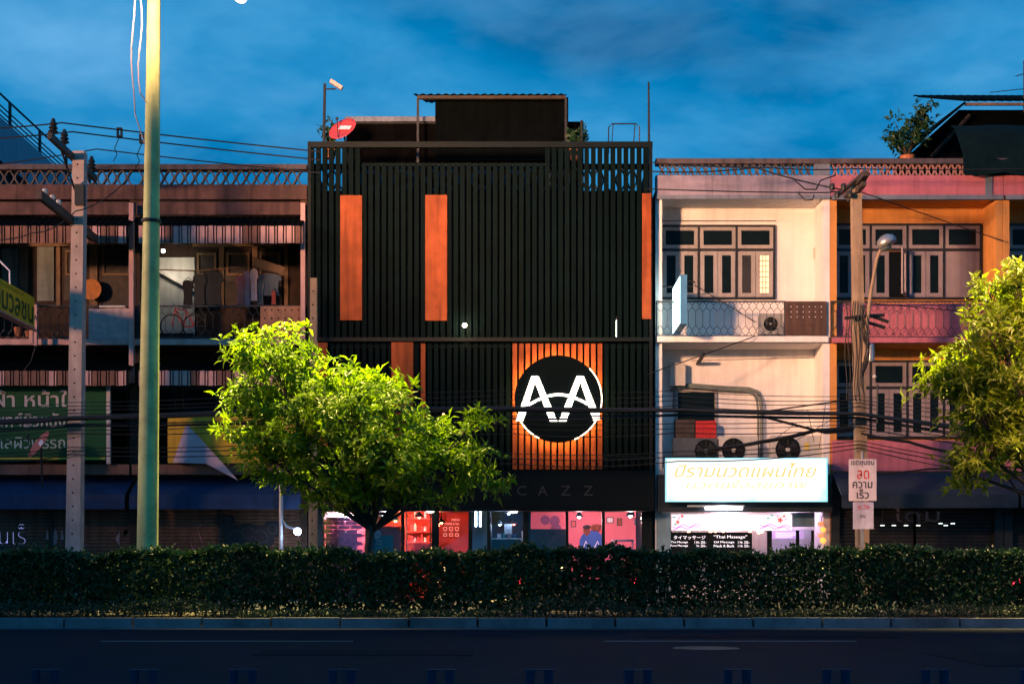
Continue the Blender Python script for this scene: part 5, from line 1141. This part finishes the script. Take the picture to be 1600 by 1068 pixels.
# ------------------------------------------------------------------ foliage
def leaf_mesh(name, base, dirs, ups, L, Wd, mat, fold=0.25, droop=0.15):
    n = len(base); side = np.cross(dirs, ups); side /= np.linalg.norm(side, axis=1, keepdims=True)+1e-9; up = np.cross(side, dirs)
    L = L[:, None]; Wd = Wd[:, None]
    mid = base+dirs*L*0.45+up*L*0.04
    v = np.stack([base, mid+side*Wd*0.5+up*Wd*fold, base+dirs*L-up*L*droop, mid-side*Wd*0.5+up*Wd*fold, mid], 1).reshape(-1, 3)
    c = v.mean(0); i = np.arange(n)*5
    f = np.stack([np.stack([i, i+4, i+1], 1), np.stack([i+4, i+2, i+1], 1), np.stack([i, i+3, i+4], 1), np.stack([i+4, i+3, i+2], 1)], 1).reshape(-1, 3)
    m = bpy.data.meshes.new(name); m.from_pydata((v-c).tolist(), [], f.tolist()); m.materials.append(mat); m.update(); return m, c
def unitv(a): return a/(np.linalg.norm(a, axis=1, keepdims=True)+1e-9)
def rosettes(cent, axis, k, L, Wd, name, mat, spread=1.0, rng=RNG):
    """k leaves fanned out round each twig tip"""
    n = len(cent); a = np.repeat(unitv(axis), k, 0); c = np.repeat(cent, k, 0); r = rng.normal(size=(n*k, 3)); r -= (r*a).sum(1, keepdims=True)*a; r = unitv(r)
    d = unitv(a*rng.uniform(0.15, 0.75, (n*k, 1))+r*spread); base = c+d*0.015-a*rng.uniform(0, 0.10, (n*k, 1))
    ll = L*rng.uniform(0.40, 1.25, n*k); return leaf_mesh(name, base, d, a+0.2*rng.normal(size=(n*k, 3)), ll, ll*Wd, mat)
def tree(label, trunk_px, d, zsplit, lobes, nros, k, L, mat, Wd=0.30, seed=1, trunk_r=0.09, sun=0.35):
    rng = np.random.default_rng(seed); xb = X(trunk_px, d)
    t = thing('street_tree', label, 'tree', (xb, d, 0.13)); tr = MB(); top = Vector((xb+0.05, d, zsplit))
    tr.tube([(xb, d, 0.10), (xb+0.04, d+0.02, zsplit*0.35), (xb-0.03, d, zsplit*0.7), top], [trunk_r*1.3, trunk_r, trunk_r*0.9, trunk_r*0.8], 10)
    C = []; A = []; vol = np.array([l[2]*l[3]*(l[2]+l[3]) for l in lobes], float); cnt = (nros*vol**0.75/(vol**0.75).sum()).astype(int)
    for (px, py, rx, rz, dy), n in zip(lobes, cnt):
        c = np.array(P(px, py, d+dy)); s = d/F; rad = np.array([rx*s, (rx+rz)*0.5*s*1.05, rz*s])*0.95
        v = unitv(rng.normal(size=(n, 3))); rr_ = rng.uniform(0.25, 1.0, (n, 1))**0.45; bump = 1+0.26*np.sin(v[:, :1]*5+px)*np.cos(v[:, 2:]*6+py)
        p = c+v*rr_*rad*bump
        ns = max(3, n//8); idx = rng.integers(0, ns, n); loose = rng.uniform(size=n) < 0.18
        p = np.where(loose[:, None], p, p[idx]+rng.normal(size=(n, 3))*np.array([0.15, 0.15, 0.065])); v = np.where(loose[:, None], v, v[idx]); C.append(p); A.append(v*rad/rad.max()+np.array([0, 0, 0.55])+0.25*rng.normal(size=(n, 3)))
        mid = top.lerp(Vector(c), 0.5)+Vector((0, 0, -0.12)); tr.tube([top-Vector((0, 0, 0.25)), mid, Vector(c)], [trunk_r*0.5, trunk_r*0.32, 0.012], 6)
        for q in p[:max(4, n//9)]:
            tr.tube([Vector(c).lerp(mid, rng.uniform(0, 0.5)), Vector(q)], [0.012, 0.004], 4, False)
    tr.smooth = True; tr.build('trunk', m_bark, t)
    C = np.concatenate(C); A = np.concatenate(A); m, c = rosettes(C, A, k, L, Wd, 'crown', mat, rng=rng); place('crown', m, c, t)
    return t
m_leafA = leafmat('leaf_tree', (0.05, 0.15, 0.004), (0.22, 0.34, 0.006), 0.45)
m_leafB = leafmat('leaf_tree_olive', (0.08, 0.15, 0.006), (0.24, 0.31, 0.008), 0.45)
m_leafH = leafmat('leaf_hedge', (0.008, 0.036, 0.014), (0.030, 0.085, 0.020), 0.15)
m_leafG = leafmat('leaf_ground', (0.012, 0.03, 0.014), (0.03, 0.06, 0.025), 0.2)
tree('round leafy tree with yellow lit top in front of the black cafe building', 578, 23.7, 1.75,
     [(405, 555, 58, 45, -0.3), (440, 540, 50, 32, 0.2), (385, 640, 55, 60, 0.1), (400, 700, 48, 35, -0.2), (470, 600, 62, 50, 0.3), (455, 670, 62, 50, -0.4), (535, 590, 48, 36, 0.0), (545, 650, 75, 55, -0.5), (590, 610, 60, 40, 0.5), (620, 655, 68, 50, 0.0),
      (520, 720, 85, 50, -0.2), (610, 720, 80, 48, -0.6), (690, 690, 58, 42, 0.2), (735, 665, 28, 30, 0.1), (690, 740, 62, 34, -0.2), (752, 722, 44, 42, 0.0), (560, 770, 70, 24, 0.1), (465, 745, 60, 28, 0.3), (640, 776, 60, 20, 0.0), (505, 782, 45, 18, -0.3)],
     2000, 7, 0.19, m_leafA, 0.30, 3, 0.07)
tree('tall olive leafy tree cut off by the picture edge before the pink shophouse', 1640, 23.7, 2.2,
     [(1590, 455, 50, 48, 0.0), (1545, 455, 30, 32, 0.1), (1560, 520, 60, 60, -0.3), (1520, 580, 62, 55, 0.2), (1480, 590, 34, 45, 0.0), (1590, 600, 70, 70, 0.0), (1530, 650, 55, 50, -0.2), (1590, 690, 80, 55, 0.2), (1540, 710, 60, 38, -0.2), (1500, 735, 36, 24, 0.0), (1660, 520, 80, 90, 0.2), (1670, 640, 80, 90, 0.0), (1515, 495, 18, 16, 0)],
     1900, 8, 0.19, m_leafB, 0.28, 9, 0.10)
# hedge on the median
hg = thing('hedge', 'long clipped hedge along the median in front of the shops', 'hedge', (0, 22.2, 0.13))
rng = np.random.default_rng(21); n = 72000; hx = rng.uniform(-11.5, 11.5, n); v = rng.uniform(0, 1, n); top = 1.12+0.04*np.sin(hx*1.3+0.5)+0.035*np.sin(hx*4.3+1)+0.025*np.sin(hx*9.1)
zz_ = 0.22+(top-0.22)*v**0.9; yy_ = 22.2+rng.uniform(-1, 1, n)*0.52
kf = rng.uniform(size=n) < 0.55; yy_[kf] = 21.68+rng.uniform(0, 0.2, kf.sum())+0.08*np.sin(hx[kf]*3.3)*np.sin(zz_[kf]*5)
kt = rng.uniform(size=n) < 0.22; zz_[kt] = top[kt]-np.abs(rng.normal(size=kt.sum()))*0.05
ks = rng.uniform(size=n) < 0.02; zz_[ks] = top[ks]+np.abs(np.sin(hx[ks]*17))*rng.uniform(0, 0.09, ks.sum())
thin = (zz_ < 0.62) & (rng.uniform(size=n) < 0.10); keep = ~thin
B_ = np.stack([hx, yy_, zz_], 1)[keep]
ni = 13000; B_ = np.concatenate([B_, np.stack([rng.uniform(-11.5, 11.5, ni), 22.25+rng.uniform(-.25, .25, ni), rng.uniform(0.2, 1.0, ni)], 1)]); dd = unitv(rng.normal(size=(len(B_), 3))+np.array([0, -0.5, 0.6])); ll = rng.uniform(0.055, 0.105, len(B_))
m, c = leaf_mesh('foliage', B_, dd, unitv(rng.normal(size=(len(B_), 3))+np.array([0, -0.3, 1.0])), ll, ll*0.55, m_leafH); place('foliage', m, c, hg, 'stuff')
stm = MB()
for i in range(150):
    x = -11.4+i*0.153+random.uniform(-.05, .05); y = 22.2+random.uniform(-.3, .3)
    stm.tube([(x, y, 0.1), (x+random.uniform(-.08, .08), y, 0.5), (x+random.uniform(-.15, .15), y+random.uniform(-.15, .15), 0.95)], [0.018, 0.013, 0.006], 5)
stm.build('stems', m_bark, hg, 'stuff')
# low planting in front of the hedge
n = 16000; gx = rng.uniform(-10, 10, n); h = 0.10+0.16*np.clip(np.sin(gx*0.9+0.6)+0.5*np.sin(gx*2.3), 0, 1.2)
gy = rng.uniform(21.08, 21.65, n); gz = 0.14+h*rng.uniform(0, 1, n)
m, c = leaf_mesh('ground_cover', np.stack([gx, gy, gz], 1), unitv(rng.normal(size=(n, 3))+np.array([0, -0.3, 0.9])), unitv(rng.normal(size=(n, 3))+np.array([0, 0, 1.0])), rng.uniform(0.04, 0.075, n), rng.uniform(0.015, 0.028, n), m_leafG)
place('ground_cover', m, c, None, 'stuff')
# rooftop plants
def plant(name, label, pts, d, spread, nros, L, pot=True):
    rng = np.random.default_rng(len(label)+int(pts[0][0])); t = thing(name, label, 'plant', P(pts[0][0], pts[0][1], d)); st_ = MB(); C = []; A = []
    base = P(pts[0][0], pts[0][1], d)
    for (px, py) in pts[1:]:
        q = P(px, py, d+rng.uniform(-0.3, 0.3)); st_.tube([base, base.lerp(q, 0.5)+Vector((0, 0, 0.08)), q], [0.03, 0.018, 0.006], 5)
        for _ in range(nros):
            p = np.array(base.lerp(q, rng.uniform(0.45, 1.05)))+rng.normal(size=3)*spread; C.append(p); A.append(rng.normal(size=3)+np.array([0, 0, 0.6]))
    st_.build('stem', m_bark, t); m, c = rosettes(np.array(C), np.array(A), 6, L, 0.42, 'foliage', m_leafH, rng=rng); place('foliage', m, c, t)
    MB().lathe(base-Vector((0, 0, 0.25)), [(0.13, 0), (0.18, 0.25), (0.2, 0.28), (0.17, 0.28)], 12).build('pot', M('clay', (0.45, 0.16, 0.07), 0.8), t)
plant('rooftop_shrub', 'leggy rooftop shrub beside the dark shed', [(1418, 246), (1398, 190), (1400, 215), (1412, 200), (1430, 195), (1447, 163), (1436, 170), (1455, 160), (1440, 205), (1388, 210), (1450, 195)], D+1.0, 0.10, 16, 0.17)
plant('rooftop_shrub', 'small rooftop shrub by the canopy of the black building', [(900, 235), (893, 205), (908, 210), (900, 215), (911, 205)], D+1.0, 0.08, 16, 0.13)
plant('rooftop_shrub', 'spiky rooftop shrub tucked behind the red dish', [(515, 232), (505, 205), (518, 195), (512, 210), (524, 208)], D+0.9, 0.06, 12, 0.13)
tag(MB().tube([P(908, 240, D+0.8), P(909, 188, D+0.8)], [0.05, 0.03], 6).build('roof_post', m_dark), 'short dark post beside the canopy shrub on the black roof', 'post')

# ------------------------------------------------------------------ motorcycles added beyond the hedge for red tail-light glints
m_bike = M('bike_paint', (0.02, 0.025, 0.05), 0.3, var=0.05); e_tail = E('tail_red', (1.0, 0.03, 0.06), 9)
def motorcycle(label, xr, y, f):
    t = thing('motorcycle', label, 'motorcycle', (xr+f*0.7, y, 0.0), 'added motorcycles on the far lane')
    for a in (0.22, 1.45):
        w = MB(); w.lathe((xr+f*a, y, 0.28), [(0.20, -0.04), (0.27, -0.045), (0.28, 0.0), (0.27, 0.045), (0.20, 0.04)], 22, 'y'); wo = w.build('wheel', m_rubber, t)
        MB().lathe((xr+f*a, y, 0.28), [(0.05, -0.06), (0.17, -0.03), (0.17, 0.03), (0.05, 0.06)], 12, 'y').build('rim', m_steel, wo)
    def q(p): return [(xr+f*a, z) for a, z in p]
    MB().poly(q([(0.02, 0.62), (0.10, 0.74), (0.62, 0.70), (0.80, 0.50), (1.02, 0.46), (1.12, 0.66), (1.22, 0.92), (1.30, 0.90), (1.28, 0.55), (1.15, 0.36), (0.70, 0.28), (0.40, 0.36), (0.25, 0.55)]), y-0.11, y+0.11).build('body', m_bike, t)
    MB().poly(q([(0.08, 0.745), (0.12, 0.80), (0.45, 0.77), (0.72, 0.78), (0.74, 0.70), (0.62, 0.705)]), y-0.12, y+0.12).build('seat', m_rubber, t)
    MB().tube([(xr+f*1.16, y-0.32, 0.99), (xr+f*1.24, y, 0.95), (xr+f*1.16, y+0.32, 0.99)], 0.018, 6).build('handlebar', m_steel, t)
    MB().tube([(xr+f*1.26, y, 0.90), (xr+f*1.45, y, 0.28)], 0.03, 6).build('fork', m_steel, t)
    MB().box(min(xr-f*0.03, xr+f*0.06), max(xr-f*0.03, xr+f*0.06), y-0.12, y+0.12, 0.60, 0.70).build('tail_lamp', e_tail, t)
    MB().ball((xr+f*1.32, y, 0.86), 0.08, 10).build('headlamp', m_pv, t)
    MB().tube([(xr+f*0.05, y-0.15, 0.30), (xr+f*0.75, y-0.15, 0.26)], [0.045, 0.03], 8).build('exhaust', m_steel, t)
motorcycle('added motorcycle with a red tail lamp hidden behind the hedge before the cafe', X(812, 25.6), 25.6, -1)
motorcycle('added motorcycle behind the hedge below the leafy right tree showing a red lamp', X(1585, 25.6), 25.6, 1)
motorcycle('added motorcycle with a red tail lamp behind the hedge between the cafe and the massage shop', X(990, 26.6), 26.6, -1)

# ------------------------------------------------------------------ low railing on the near pavement
DR = 7.0
t = thing('pavement_railing', 'low dark railing with paired bars along the near pavement', 'railing', (0, DR, 0.0))
zt = Z(1046, DR)
MB().box(-4, 4, DR-0.03, DR+0.03, -0.01, 0.06).build('kerb_rail', m_dark, t)
m_rb = M('rail_blue', (0.006, 0.014, 0.05), 0.7, var=0.2)
for i in range(-6, 7):
    for dx in (0, 29):
        px = 989+154.5*i+dx-6
        MB().tube([(X(px, DR), DR, 0.0), (X(px, DR), DR, zt)], 0.022, 8).build('bar', m_rb, t)
    MB().box(X(989+154.5*i-14, DR), X(989+154.5*i+32, DR), DR-0.018, DR+0.018, zt, zt+0.004).build('cap', m_rb, t)
